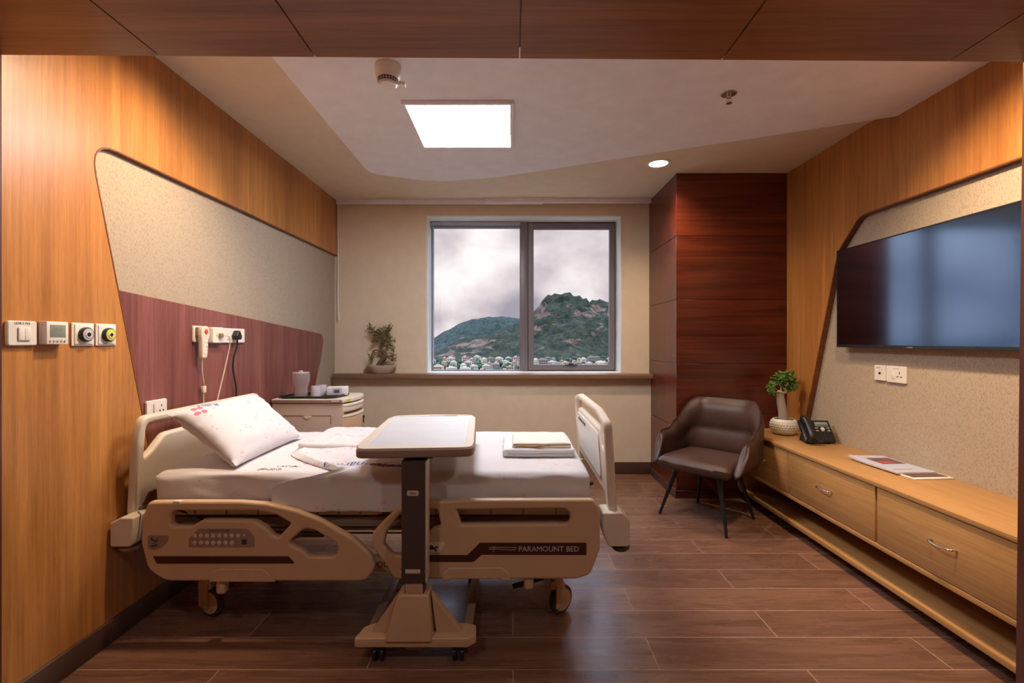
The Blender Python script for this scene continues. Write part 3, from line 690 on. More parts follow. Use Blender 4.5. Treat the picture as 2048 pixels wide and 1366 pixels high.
# frame, platform, base
mb = MB()
for y in (2.19, 3.05): mb.box(-1.62, .37, y-.02, y+.02, .485, .53, .004)
for x in (-1.6, -.95, -.3, .33): mb.box(x-.02, x+.02, 2.19, 3.05, .485, .53, .004)
mb.build('upper_frame', M['plastic_d'], bed)
for (a, b) in ((-1.60, -1.02), (-.99, -.60), (-.57, -.28), (-.25, .345)):
    pb = slab('mattress_platform', [[(a, 2.15, .03), (b, 2.15, .03), (b, 3.09, .03), (a, 3.09, .03)]], 'XY', .545, .592, M['plastic_l'], bed, bev=.008)
    for k in range(1, 4): MB().box(a+(b-a)*k/4-.003, a+(b-a)*k/4+.003, 2.146, 2.152, .55, .588, .001).build('rib', M['plastic_d'], pb)
mb = MB().box(-1.35, .12, 2.24, 2.255, .47, .476).box(-1.35, .12, 2.235, 2.25, .425, .43)
mb.tube([(-1.35, 2.22, .535), (.10, 2.22, .535)], .008, 8); mb.tube([(-1.35, 2.24, .45), (.10, 2.24, .45)], .010, 8)
mb.build('steel_rail', M['steel'], bed)
base = MB().box(-1.42, .16, 2.25, 2.30, .235, .305, .008).box(-1.42, .16, 2.94, 2.99, .235, .305, .008).box(-1.44, -1.30, 2.25, 2.99, .235, .305, .01).box(.03, .17, 2.25, 2.99, .235, .305, .01).build('base_frame', M['plastic'], bed)
link('brand_lettering', text_me('PARAMOUNT', .04, face((-.66, 2.2485, .272), '-Y'), .0003), M['dark_ink'], base, 0)
for a_ in (-1.3, -.28): MB().box(a_, a_+.30, 2.5, 2.74, .29, .47, .02).build('drive_motor', M['plastic_d'], bed)
for y in (2.38, 2.86):
    MB().tube([(-1.25, y, .30), (-.75, y, .5)], .018, 8).build('lifting_arm', M['steel'], bed); MB().tube([(-.05, y, .30), (-.5, y, .5)], .018, 8).build('lifting_arm', M['steel'], bed)
# castors
def caster(x, y, ang, lean=0):
    c = MB().cyl((x, y, .17), (x, y, .26), .028, n=20, bev=.003).box(x-.034, x+.034, y-.03, y+.03, .13, .175, .012)
    R = Matrix.Translation((x, y, 0)) @ Matrix.Rotation(ang, 4, 'Z')
    for s in (-1, 1): c.box(-.028, .03, s*.024-.006, s*.024+.006, .045, .16, .005, mat=R)
    h = c.build('castor', M['plastic'], bed)
    w = MB(); 
    b = R @ Vector((.028, -.016, .068)); d = R @ Vector((.028, .016, .068))
    w.cyl(b, d, .068, n=40, bev=.008); w.build('tyre', M['rubber'], h)
    b2 = R @ Vector((.028, -.019, .068)); d2 = R @ Vector((.028, .019, .068))
    MB().cyl(b2, d2, .053, n=40, bev=.002).build('wheel_cover', M['plastic'], h)
caster(.215, 2.31, radians(40)); caster(-1.50, 2.31, radians(-18)); caster(.215, 2.97, radians(70)); caster(-1.50, 2.97, radians(120))
MB().box(-1.52, -1.40, 2.27, 2.99, .20, .262, .01).box(.08, .24, 2.27, 2.99, .20, .262, .01).build('castor_beam', M['plastic_d'], bed)
for x, z, parent in ((-1.30, .215, r1), (.07+.0, .235, r2)):
    MB().box(x-.022, x+.022, YF+.012, YF+.055, z, z+.12, .015, 3).build('rail_hinge_arm', M['plastic'], parent)
MB().box(-1.285, -1.14, 2.13, 2.16, .268, .285, .003, mat=None).build('hinge_bar', M['chrome'], r1)
MB().tube([(.14, 2.20, .235), (.0, 2.16, .215)], .012, 8).build('brake_pedal', M['black'], bed)
MB().tube([(-1.72, 2.16, .57), (-1.66, 2.12, .60), (-1.60, 2.12, .60), (-1.50, 2.15, .56), (-1.38, 2.18, .50), (-1.2, 2.2, .5)], .004, 6).build('cable', M['black'], bed)

# ================================================================== MATTRESS, SHEETS, PILLOW
def nz(p, s, o=0): return noise.noise(Vector((p[0]*s+o, p[1]*s, p[2]*s)))
def md(q, n):
    w = 1-min(1, abs(n.z)) if n.length else 0
    side = abs(n.y) > .5
    a = .004*nz(q, 4, 3)+.003*nz((q.x, q.y*.4, q.z*2), 9)
    if side: a += .010*nz((q.x+q.z*1.3, 0, q.z*.6), 6, 9)+.004*nz((q.x*1.2+q.z*2, 0, q.z), 16, 2); 
    if n.z > .5: a = .004*nz((q.x*1, q.y*1, 0), 5, 1)+.0025*nz((q.x*2+q.y, q.y*3, 0), 7, 5)
    return q+n*a
mm = rbox((-1.635, 2.135, .594), (.355, 3.125, .745), .035, (110, 54, 12), md)
matt = thing('mattress', (-.64, 2.63, .594), 'thick mattress on the bed wrapped in a faintly printed white sheet', 'mattress')
ms = link('fitted_sheet', mm.copy(), M['sheet'], matt, 60)
# top sheet: folded, draped over the near side
def hgt(x, y):
    return .7475+.004*nz((x, y, 0), 5, 1)
def sheet_grid():
    b = bmesh.new(); ns, ntt = 90, 56; rows = []
    for i in range(ns+1):
        s = i/ns                          # 0 far side .. 1 bottom hem at the near side
        Ltop = .86; tot = Ltop+.17
        d = s*tot
        if d < Ltop-.03: y = 3.03-d*(3.03-2.16)/(Ltop-.03); z = 0; hang = 0
        else:
            a = (d-(Ltop-.03)); rr = .035
            if a < rr*pi/2: th = a/rr; y = 2.155-rr*sin(th); z = -rr*(1-cos(th)); hang = th/(pi/2)
            else: y = 2.155-rr; z = -rr-(a-rr*pi/2); hang = 1
        xl = (-1.23 if y > 2.9 else -1.23+(2.9-y)*.15) if y > 2.5 else -1.17+((2.5-y)/.38)**1.4*.42
        if hang: xl = -.78-.30*min(1, max(0, -z)/.06)+0.0
        xl = max(xl, -1.25)
        xr = -.50-.04*sin(s*5)
        row = []
        for j in range(ntt+1):
            t = j/ntt; x = xl+(xr-xl)*t
            edge = min(1, min(t, 1-t)*14); roll = math.exp(-((t-.05)/.05)**2)*.010
            wr = .014*abs(nz((x*1.4+y*.8, y*2.2, 0), 3.4, 7))+.006*nz((x+y, y*3-x, 0), 9, 2)
            top_z = hgt(x, max(y, 2.17))+(.008+roll+max(wr, -.004)*1.2)*edge
            if hang < 1: zz_ = top_z+z
            else: zz_ = top_z+z
            yy = y-(.012+.012*nz((x*3.0, z*1.2, 0), 4, 5)*hang+.010*hang*(1+sin(x*26+z*6))*.5)
            row.append(b.verts.new((x, yy, zz_)))
        rows.append(row)
    for i in range(ns):
        for j in range(ntt): b.faces.new((rows[i][j], rows[i][j+1], rows[i+1][j+1], rows[i+1][j]))
    bmesh.ops.recalc_face_normals(b, faces=b.faces[:])
    b.faces.ensure_lookup_table(); b.normal_update()
    if sum(f.normal.z for f in b.faces) < 0: bmesh.ops.reverse_faces(b, faces=b.faces[:])
    b.normal_update()
    r_ = bmesh.ops.extrude_face_region(b, geom=b.faces[:])
    top_ = [v for v in r_['geom'] if isinstance(v, bmesh.types.BMVert)]
    for v in top_: v.co += Vector((0, -.002, .003))
    bmesh.ops.recalc_face_normals(b, faces=b.faces[:])
    if b.calc_volume(signed=True) < 0: bmesh.ops.reverse_faces(b, faces=b.faces[:])
    me = bpy.data.meshes.new('s'); b.to_mesh(me); b.free(); return me
sg = sheet_grid()
ts = thing('top_sheet', (-.8, 2.5, .745), 'rumpled printed top sheet folded on the bed, hanging over the near side', 'bed sheet')
link('cloth', sg.copy(), M['sheet'], ts, 80)
fold = rbox((-1.17, 2.55, .752), (-.80, 3.06, .79), .018, (30, 40, 4), lambda q, n: q+n*(.006*nz(q, 9)+.004*nz((q.x*2, q.y*.5, q.z), 20))+Vector((0, 0, -.012*(q.x+1.17)/.37)))
link('folded_corner', fold, M['sheet'], ts, 80)
# printed words and marks
def topM(x, y, rot): return Matrix.Translation((x, y, 1.0)) @ Matrix.Rotation(rot, 4, 'Z')
def printed(parent, target, x, y, rot, word='narayana', size=.055, dots=True, sub='Health'):
    me = project(cutdown(text_me(word, size, topM(x, y, rot), 0, .15)), target); link('printed_word', me, M['blue_ink'], parent, 0)
    if dots:
        mb = MB()
        for k, (dx, dy) in enumerate(((-.0, .016), (.0, -.016), (-.03, .012), (-.03, -.02))):
            R = Matrix.Rotation(rot, 4, 'Z'); p = R @ Vector((-.145*size/.055+dx, dy, 0))
            mb.lathe([(0, 0), (.014, 0), (.0141, 0.0001)], (x+p.x, y+p.y, 1.0), 12, 1.15, .9)
        link('printed_dots', project(mb.mesh(), target), M['pink_ink'], parent, 0)
printed(ts, sg, -.83, 2.20, pi+.05, size=.075)
printed(matt, mm, -.97, 2.33, radians(55)+pi, size=.04)
def scribble(parent, target, cx, cy, w, h, seed, n=60, r=.0011):
    random.seed(seed); pts = []
    for i in range(n):
        t = i/(n-1); pts.append((cx-w/2+w*t+random.uniform(-.014, .014), cy+h*.5*sin(i*2.1)*random.uniform(.3, 1), 1.0))
    mb = MB().tube(pts, r, 4, smooth=2); me = mb.mesh()
    z0 = 1.0
    bt = bmesh.new(); bt.from_mesh(target); bvh = BVHTree.FromBMesh(bt)
    for v in me.vertices:
        h_ = bvh.ray_cast(Vector((v.co.x, v.co.y, 1.5)), Vector((0, 0, -1)))
        if h_[0] is not None: v.co.z = h_[0].z+.001+max(0, v.co.z-1.0)
    bt.free(); link('printed_sketch', me, M['dark_ink'], parent, 0)
scribble(ts, sg, -.60, 2.195, .17, .05, 3, 90)
scribble(matt, mm, -1.13, 2.185, .11, .05, 5, 34, .0009)
scribble(matt, mm, -1.07, 2.235, .09, .03, 8, 22, .0009)

def pillow_mesh(a, b, T, seed=0, n=40):
    bm = bmesh.new(); g = {}
    for side in (1, -1):
        for i in range(n+1):
            for j in range(n+1):
                u = -1+2*i/n; v = -1+2*j/n
                edge = i in (0, n) or j in (0, n)
                if side < 0 and edge: g[side, i, j] = g[1, i, j]; continue
                x = a*u*(1-.07*(1-v*v)*abs(u)**3); y = b*v*(1-.10*(1-u*u)*abs(v)**3)
                z = T*((1-u**4)*(1-v**4))**.62*(1 if side > 0 else 1.05)*(1-.12*u)
                wr = .008*nz((u*1.2, v*1.2, side), 2.2, seed)+.006*nz((u*4+v*2, v*2, 0), 1.6, seed)*(abs(u)**2+abs(v)**2)
                g[side, i, j] = bm.verts.new((x, y, side*z+wr*(0 if edge else 1)+(.010*sin(5*u+3*v) if edge else 0)))
    for side in (1, -1):
        for i in range(n):
            for j in range(n):
                f = [g[side, i, j], g[side, i+1, j], g[side, i+1, j+1], g[side, i, j+1]]
                bm.faces.new(f if side > 0 else f[::-1])
    bmesh.ops.recalc_face_normals(bm, faces=bm.faces[:])
    me = bpy.data.meshes.new('p'); bm.to_mesh(me); bm.free(); return me
# local +x = up the slope (towards the headboard), y = across the bed
PM = Matrix.Translation((-1.435, 2.515, .886)) @ Matrix.Rotation(radians(2), 4, 'Z') @ Matrix.Rotation(radians(-34), 4, 'Y') @ Matrix.Rotation(pi, 4, 'Z')
pm_ = pillow_mesh(.200, .350, .072, 4)
PM = Matrix.Translation((-1.435, 2.515, .886)) @ Matrix.Rotation(radians(40), 4, 'Y')
pm_.transform(PM)
pil = thing('pillow', (-1.43, 2.51, .76), 'plump white printed pillow leaning on the headboard', 'pillow')
link('pillowcase', pm_.copy(), M['pillow'], pil, 80)
nP = (PM.to_3x3() @ Vector((0, 0, 1)))
def onpillow(me): 
    me.transform(PM @ Matrix.Translation((0, 0, .3))); return project(me, pm_, -nP, .0012)
tm = cutdown(text_me('nara', .06, Matrix.Translation((-.155, -.185, 0)) @ Matrix.Rotation(radians(70), 4, 'Z'), 0, .15))
link('printed_word', onpillow(tm), M['blue_ink'], pil, 0)
mb = MB()
for dx, dy in ((-.150, -.275), (-.120, -.285), (-.145, -.247), (-.113, -.257)): mb.lathe([(0, 0), (.0125, 0), (.0126, .0001)], (dx, dy, 0), 12, .9, 1.1)
link('printed_dots', onpillow(mb.mesh()), M['pink_ink'], pil, 0)
# towels at the foot
tw = thing('folded_towel', (.12, 2.57, .745), 'thick white folded towel at the foot end of the bed', 'towel')
def tf(q, n): return q+n*(.004*nz(q, 14))+Vector((0, 0, -.002))
mb = MB().me(rbox((-.045, 2.40, .748), (.315, 2.735, .772), .011, (30, 28, 3), tf)).me(rbox((-.05, 2.395, .769), (.318, 2.74, .793), .012, (30, 28, 3), tf)).me(rbox((-.055, 2.392, .751), (-.02, 2.735, .793), .0165, (4, 28, 4), tf))
mb.build('folded_layers', M['towel'], tw, 80)
gw = thing('folded_cloth', (.14, 2.58, .79), 'thin cream cloth with ochre edge folded on top of the white towel', 'cloth')
mb = MB().me(rbox((-.005, 2.42, .790), (.300, 2.73, .806), .007, (24, 24, 2), tf)).me(rbox((.0, 2.425, .803), (.296, 2.725, .818), .007, (24, 24, 2), tf))
mb.build('folded_layers', M['gown'], gw, 80)
MB().tube([(0, 2.418, .806), (.06, 2.415, .802), (.13, 2.418, .800), (.17, 2.414, .808), (.23, 2.417, .809), (.298, 2.418, .810)], .0035, 6).tube([(.09, 2.414, .798), (.14, 2.412, .805), (.19, 2.415, .804)], .003, 6).build('edge_trim', M['ochre'], gw)

# ================================================================== OVERBED TABLE
ot = thing('overbed_table', (-.42, 1.98, 0), 'overbed table with pale grey top, dark column and beige wheeled foot', 'overbed table')
TX0, TX1, TY0, TY1 = -.642, -.165, 1.93, 2.81
TR = Matrix.Translation((-.40, 1.93, 0)) @ Matrix.Rotation(radians(4.0), 4, 'Z') @ Matrix.Translation((.40, -1.93, 0))
tt = slab('table_top', [[(TX0, TY0, .045), (TX1, TY0, .045), (TX1+.008, TY0+.10, .02), (TX1+.008, TY1-.12, .05), (TX1-.02, TY1-.02, .04), (-.42, TY1+.012, .3), (TX0+.01, TY1-.02, .04), (TX0-.02, TY1-.12, .05), (TX0-.02, TY0+.10, .05)],
      ], 'XY', .862, .898, M['plastic_d'], ot, bev=.008, post=TR)
slab('rim', [[(TX0+.006, TY0+.006, .04), (TX1-.006, TY0+.006, .04), (TX1+.002, TY0+.10, .02), (TX1+.002, TY1-.12, .05), (TX1-.022, TY1-.026, .04), (-.42, TY1+.004, .3), (TX0+.012, TY1-.026, .04), (TX0-.014, TY1-.12, .05), (TX0-.014, TY0+.10, .05)],
      [(TX0+.03, TY0+.055, .01), (TX1-.035, TY0+.055, .01), (TX1-.03, TY1-.05, .01), (TX0+.005, TY1-.05, .01)]], 'XY', .893, .903, M['plastic_l'], tt, bev=.002, post=TR)
slab('laminate', [[(TX0+.03, TY0+.055, .01), (TX1-.035, TY0+.055, .01), (TX1-.03, TY1-.05, .01), (TX0+.005, TY1-.05, .01)]], 'XY', .890, .9005, M['tabletop'], tt, post=TR)
MB().box(-.49, -.33, TY1-.048, TY1-.036, .897, .9035, .001).build('stop_lip', M['plastic_d'], tt)
cm = MB().box(-.464, -.366, 1.952, 2.028, .335, .846, .004)
col = cm.build('column', M['column'], ot)
MB().box(-.3655, -.3595, 1.958, 2.026, .335, .842, .002).build('edge_strip', M['plastic_l'], col)
MB().box(-.452, -.372, 1.962, 2.02, .24, .40, .003).build('inner_column', M['column'], ot)
MB().box(-.44, -.385, 1.965, 2.02, .843, .851, .001).box(-.436, -.392, 1.97, 2.015, .846, .864, .004).build('tilt_joint', M['black'], ot)
for x in (-.448, -.382): MB().cyl((x-.006, 1.975, .857), (x+.006, 1.975, .857), .008, n=16).build('bolt', M['steel'], ot)
MB().box(-.46, -.34, 1.99, 2.01, .845, .865, .003).box(-.44, -.39, 1.99, 2.7, .848, .866, .004).build('support_arm', M['black'], ot)
slab('badge', [[(-.440, .700, .006), (-.392, .700, .006), (-.392, .722, .006), (-.440, .722, .006)]], 'XZ', 1.9505, 1.953, M['print_cream'], col)
link('badge_lettering', text_me('Atlas', .014, face((-.416, 1.950, .711), '-Y'), .0002, .3), M['dark_ink'], col, 0)
MB().box(-.447, -.385, 1.949, 1.953, .378, .394, .001).build('grip_plate', M['print_cream'], col)
for x in (-.467, -.365): MB().cyl((x, 1.955, .385), (x, 1.965, .385), .006, n=12).build('stop_pin', M['chrome'], col)
lb = MB().box(-.449, -.377, 1.9595, 1.9625, .285, .335, .001).build('rating_label', M['plastic'], ot)
mb = MB()
for k in range(6): mb.box(-.445, -.385+(k % 3)*.002, 1.9590, 1.9597, .329-k*.0075, .3305-k*.0075)
mb.build('label_lines', M['plastic_d'], lb)
# foot casting: flared shell with gussets on a six-sided plate
mb = MB()
def loft(mb, a, b):  # a,b lists of 4 xyz
    mb.poly(a+b, [(3, 2, 1, 0), (4, 5, 6, 7), (0, 1, 5, 4), (1, 2, 6, 5), (2, 3, 7, 6), (3, 0, 4, 7)])
loft(mb, [(-.53, 1.935, .10), (-.335, 1.935, .10), (-.335, 2.06, .10), (-.53, 2.06, .10)], [(-.478, 1.948, .288), (-.352, 1.948, .288), (-.352, 2.034, .288), (-.478, 2.034, .288)])
ft = mb.build('foot_shell', M['plastic'], ot, 20)
md_ = ft.modifiers.new('bevel', 'BEVEL'); md_.width = .006; md_.segments = 2
for pts in ([(-.485, .275), (-.52, .11), (-.60, .11)], [(-.345, .275), (-.325, .11), (-.215, .11)]):
    slab('gusset', [[(p[0], p[1]) for p in pts]], 'XZ', 1.985, 2.02, M['plastic'], ft, bev=.004)
slab('foot_plate', [[(-.66, 1.945, .01), (-.19, 1.945, .01), (-.155, 1.975, .01), (-.160, 2.04, .01), (-.20, 2.055, .01), (-.60, 2.055, .02), (-.64, 2.03, .02)]], 'XY', .072, .112, M['plastic'], ot, bev=.006)
MB().box(-.455, -.38, 1.97, 2.05, .045, .075, .005).build('brake_housing', M['plastic_d'], ot)
MB().box(-.64, -.60, 2.03, 2.72, .055, .085, .006).build('leg_tube', M['plastic_d'], ot); MB().box(-.22, -.18, 2.03, 2.72, .055, .085, .006).build('leg_tube', M['plastic_d'], ot)
for x in (-.565, -.23):
    for y in (1.985, 2.69):
        c = MB().box(x-.022, x+.022, y-.022, y+.022, .045, .074, .006).build('castor', M['black'], ot)
        for s in (-1, 1): MB().cyl((x+s*.008, y, .0285), (x+s*.024, y, .0285), .0285, n=28, bev=.003).build('wheel', M['black'], c)

# ================================================================== BEDSIDE CABINET and what stands on it
cb = thing('bedside_cabinet', (-1.50, 3.68, 0), 'beige bedside cabinet with curved drawers at the head of the bed', 'bedside cabinet')
bx0, bx1, by0, by1, bz = -1.782, -1.255, 3.47, 3.90, .912
MB().box(bx0, bx1, by0, by1, .07, bz-.03, .008).build('body', M['cabinet'], cb)
tp = slab('cabinet_top', [[(bx0, by0-.008, .01), (bx1, by0-.008, .012), (bx1+.045, by0+.08, .1), (bx1+.06, (by0+by1)/2, .4), (bx1+.045, by1-.08, .1), (bx1, by1+.005, .01), (bx0, by1+.005, .01)]], 'XY', bz-.028, bz, M['plastic_l'], cb, bev=.005)
MB().box(bx0+.002, bx1-.005, by0-.010, by0-.006, bz-.026, bz-.004, .001).build('edge_band', M['plastic_d'], tp)
MB().box(bx1-.085, bx1-.025, by0-.0115, by0-.009, bz-.021, bz-.009, .0005).build('asset_label', M['print_cream'], tp)
MB().box(-.022, .022, -.001, .0012, -.009, .009, mat=Matrix.Translation((bx1+.025, by0+.04, bz-.014)) @ Matrix.Rotation(radians(58), 4, 'Z')).build('yellow_label', emis('fluorescent_label', (.75, .70, .02), .12) if False else M['yellow'], tp)
# side panel with its recessed pull
mb = MB()
for p0, p1 in (((-1.69, .79), (-1.345, .79)), ((-1.69, .79), (-1.69, .735)), ((-1.345, .79), (-1.345, .735))):
    mb.box(min(p0[0], p1[0])-.003, max(p0[0], p1[0])+.003, by0-.0015, by0+.002, min(p0[1], p1[1])-.003, max(p0[1], p1[1])+.003)
pnl = mb.build('panel_groove', M['plastic_d'], cb)
slab('finger_pull', [[(-1.545, .79), (-1.485, .79), (-1.49, .775, .012), (-1.515, .762, .02), (-1.54, .775, .012)]], 'XZ', by0-.004, by0+.002, M['plastic_l'], cb, bev=.001)
def bow(z0, z1, inset=0, thick=.04):
    return slab_me([[(bx1-.002, by0+.006+inset), (bx1+.02-inset, by0+.03, .02), (bx1+.055-inset, by0+.13, .3), (bx1+.055-inset, by1-.13, .3), (bx1+.02-inset, by1-.03, .02), (bx1-.002, by1-.006-inset)]], 'XY', z0, z1, .004)
for i, (z0, z1) in enumerate(((.815, .875), (.655, .795), (.36, .635), (.09, .34))):
    dr = link('drawer' if i < 2 else 'door', bow(z0, z1, 0), M['plastic'] if i else M['plastic_l'], cb, 40)
    link('pull_recess', bow(z1-.022, z1-.006, -.004), M['plastic_l'], dr, 40)
    if i == 1:
        MB().cyl((bx1+.03, by1-.13, .735), (bx1+.062, by1-.13, .735), .012, n=20).build('lock', M['black'], dr)
        mb = MB().box(bx1+.052, bx1+.058, by1-.138, by1-.122, .685, .722, .003); mb.build('key', M['black'], dr)
for x in (bx0+.06, bx1-.05):
    for y in (by0+.06, by1-.06):
        MB().cyl((x-.012, y, .032), (x+.012, y, .032), .032, n=24, bev=.003).box(x-.015, x+.015, y-.015, y+.015, .035, .075, .003).build('castor', M['rubber'], cb)
# tray set
tr = slab_me([[(-1.745, 3.49, .05), (-1.335, 3.50, .05), (-1.30, 3.74, .05), (-1.70, 3.76, .05)]], 'XY', bz+.001, bz+.008, .002)
b = bmesh.new(); b.from_mesh(tr); b.free()
trm = MB().me(tr).me(slab_me([[(-1.760, 3.478, .055), (-1.325, 3.488, .055), (-1.288, 3.752, .055), (-1.715, 3.772, .055)], [(-1.750, 3.487, .05), (-1.332, 3.497, .05), (-1.297, 3.743, .05), (-1.707, 3.763, .05)]], 'XY', bz+.006, bz+.018, .002))
top('serving_tray', trm, M['black'], 'black serving tray with raised rim on the bedside cabinet', 'tray')
zt = bz+.009
pj = thing('water_jug', (-1.625, 3.60, zt), 'clear waisted water jug standing at the left of the black tray', 'jug')
MB().lathe([(0, .0), (.050, .0), (.050, .035), (.047, .055), (.052, .075), (.064, .115), (.067, .145), (.064, .175), (.061, .180), (.0585, .176), (.0615, .145), (.059, .115), (.047, .078), (.042, .055), (.045, .035), (.045, .006), (0, .006)], (-1.625, 3.60, zt), 40).build('glass_body', M['glass'], pj)
MB().lathe([(0, .183), (.060, .181), (.062, .176), (.058, .174), (0, .178)], (-1.625, 3.60, zt), 36).lathe([(0, .196), (.014, .195), (.016, .183), (0, .18)], (-1.625, 3.60, zt), 20).build('lid', M['frosted'], pj)
gp0 = [(0, 0), (.0, .0)]
for x, y, lab in ((-1.505, 3.585, 'frosted upturned tumbler nearest the jug on the tray'), (-1.49, 3.672, 'frosted upturned tumbler behind the other one on the tray')):
    top('tumbler', MB().lathe([(.0, .078), (.029, .078), (.031, .075), (.0385, .0), (.0365, .0), (.029, .073), (.0, .074)], (x, y, zt), 32), M['frosted'], lab, 'tumbler', 'tumblers on the tray')
tb = thing('tissue_box', (-1.385, 3.66, zt), 'small white box with printed violet end at the tray\'s right end', 'box')
RB = Matrix.Translation((-1.37, 3.675, zt+.002)) @ Matrix.Rotation(radians(14), 4, 'Z')
MB().box(-.075, .075, -.05, .05, 0, .062, .003, mat=RB).build('carton', M['paper'], tb)
MB().box(-.035, .035, -.0512, -.0500, .008, .055, mat=RB).build('printed_side', M['paper_blue'], tb)
MB().box(-.022, .018, -.0518, -.0510, .018, .042, mat=RB).build('printed_picture', M['photo_dark'], tb)

# ================================================================== PLANTS
def leaf_blob(bm_, c, r, n, size, rnd, flat=1.0):
    for _ in range(n):
        d = Vector((rnd.gauss(0, 1), rnd.gauss(0, 1), rnd.gauss(0, 1)*flat)); d.normalize(); p = Vector(c)+d*r*rnd.random()**.4
        u = Vector((rnd.gauss(0, 1), rnd.gauss(0, 1), rnd.gauss(0, .6))); u = (u+d*.8).normalized(); w = u.orthogonal().normalized()
        w = (Matrix.Rotation(rnd.random()*6.28, 3, u) @ w); nn = u.cross(w); s = size*rnd.uniform(.7, 1.25)
        v = [p, p+u*s*.35+w*s*.24+nn*s*.06, p+u*s*.75+w*s*.2+nn*s*.05, p+u*s, p+u*s*.75-w*s*.2+nn*s*.05, p+u*s*.35-w*s*.24+nn*s*.06, p+u*s*.5-nn*s*.03]
        V = [bm_.bm.verts.new(q) for q in v]
        for a, b_ in ((0, 1), (1, 2), (2, 3), (3, 4), (4, 5), (5, 0)): bm_.bm.faces.new((V[a], V[b_], V[6]))
rnd = random.Random(4)
Yb = 4.735
bo = thing('potted_bonsai', (-1.32, Yb, 1.011), 'small bonsai tree in a shallow stone-coloured bowl on the window ledge', 'bonsai')
bc = (-1.325, Yb, 1.011)
MB().lathe([(0, 0), (.085, 0), (.10, .006), (.148, .068), (.156, .080), (.156, .087), (.146, .087), (.140, .072), (0, .070)], bc, 44, 1, .48).build('bowl', M['taupe_bowl'], bo)
MB().lathe([(.142, .072), (.08, .080), (0, .090)], bc, 32, 1, .46).build('soil', M['soil'], bo)
def BP(px, py, dy=0): return Vector((X_(px, Yb), Yb+dy, Z_(py, Yb)))
tk = MB().tube([BP(756, 733), BP(762, 722), BP(772, 713), BP(765, 704, .01), BP(760, 699, .015), BP(764, 688), BP(768, 678, -.01), BP(765, 667), BP(758, 660)], lambda t: .020*(1-t)+.005, 8)
for br in ([(766, 704), (752, 700), (745, 708), (741, 720)], [(771, 712), (780, 716), (788, 722)], [(771, 713), (783, 712), (791, 710)], [(767, 680), (776, 684), (784, 680)], [(764, 668), (750, 662), (742, 655), (737, 650)], [(766, 672), (775, 660), (781, 652)], [(765, 690), (778, 694), (786, 698)], [(760, 676), (752, 684), (747, 681)]):
    tk.tube([BP(*p, rnd.uniform(-.03, .03)) if i else BP(*p) for i, p in enumerate(br)], lambda t: .007*(1-t)+.002, 6)
tk.build('trunk', M['bark'], bo, 80)
lf = MB()
for px, py, r, n in ((738, 652, .02, 12), (745, 660, .03, 22), (752, 667, .03, 26), (762, 662, .04, 36), (773, 658, .035, 30), (780, 654, .025, 18), (768, 672, .04, 36), (756, 678, .035, 28), (750, 683, .02, 14), (778, 675, .03, 24), (784, 680, .03, 18), (776, 690, .03, 20), (785, 697, .02, 12), (764, 686, .025, 12), (748, 706, .02, 12), (742, 714, .025, 16), (741, 722, .012, 6), (782, 716, .02, 9), (789, 712, .02, 9), (789, 723, .015, 7), (768, 700, .02, 8)):
    leaf_blob(lf, BP(px, py, rnd.uniform(-.02, .02)), r, int(n*1.5), .026, rnd, .8)
link('foliage', lf.mesh(), M['leaf_olive'], bo, 0)

Yf = 3.74; pc = (X_(1568, Yf), Yf, .60)
fi = thing('potted_ficus', pc, 'small leafy ficus with thick pale trunk in white scaled bowl on the console', 'potted plant')
prof = [(0, .0), (.056, .0), (.070, .008), (.092, .036), (.101, .068), (.097, .098), (.083, .120), (.077, .124), (.072, .120), (.077, .10), (0, .098)]
pot = MB().lathe(prof, pc, 48).build('bowl', M['ceramic'], fi)
mb = MB()
for ring in range(6):
    z = .016+ring*.017; rr = .0005+(.0765, .0895, .0975, .1005, .0985, .0925)[ring]
    for k in range(30):
        a = 2*pi*(k+.5*(ring % 2))/30; c = Vector(pc)+Vector((rr*cos(a), rr*sin(a), z))
        mb.lathe([(0, .0035), (.005, .0025), (.0085, -.001)], (0, 0, 0), 6) if False else None
        b = bmesh.new(); bmesh.ops.create_icosphere(b, subdivisions=1, radius=1)
        b.transform(Matrix.Translation(c) @ Matrix.Rotation(a, 4, 'Z') @ Matrix.Diagonal((.0035, .0092, .0078, 1))); mb._merge(b)
mb.build('scale_relief', M['ceramic'], pot, 60)
MB().lathe([(.077, .101), (.04, .107), (0, .109)], pc, 28).build('soil', M['soil'], fi)
def FP(px, py, dy=0): return Vector((X_(px, Yf), Yf+dy, Z_(py, Yf)))
tk = MB().tube([FP(1567, 842), FP(1566, 825), FP(1562, 805), FP(1559, 787)], lambda t: .036-.007*t, 14)
tk.build('trunk', M['bark_pale'], fi, 80)
MB().tube([FP(1560, 787), FP(1556, 783, -.01), FP(1562, 785, -.02), FP(1572, 784), FP(1570, 776), FP(1576, 766)], lambda t: .014-.007*t, 8).tube([FP(1559, 788), FP(1548, 782), FP(1540, 781)], lambda t: .010-.006*t, 6).tube([FP(1561, 788), FP(1562, 775), FP(1556, 765)], lambda t: .010-.006*t, 6).build('branch', M['bark_pale'], fi, 80)
lf = MB()
for px, py, r, n in ((1540, 780, .028, 24), (1549, 786, .02, 14), (1547, 772, .02, 18), (1556, 760, .035, 34), (1567, 754, .04, 40), (1578, 750, .03, 32), (1585, 760, .03, 34), (1588, 768, .03, 30), (1577, 770, .04, 40), (1565, 768, .035, 34), (1582, 776, .022, 18), (1572, 746, .022, 18), (1557, 752, .022, 18)):
    leaf_blob(lf, FP(px, py, rnd.uniform(-.04, .04)), r, int(n*1.1), .036, rnd, .9)
link('foliage', lf.mesh(), M['leaf'], fi, 0)

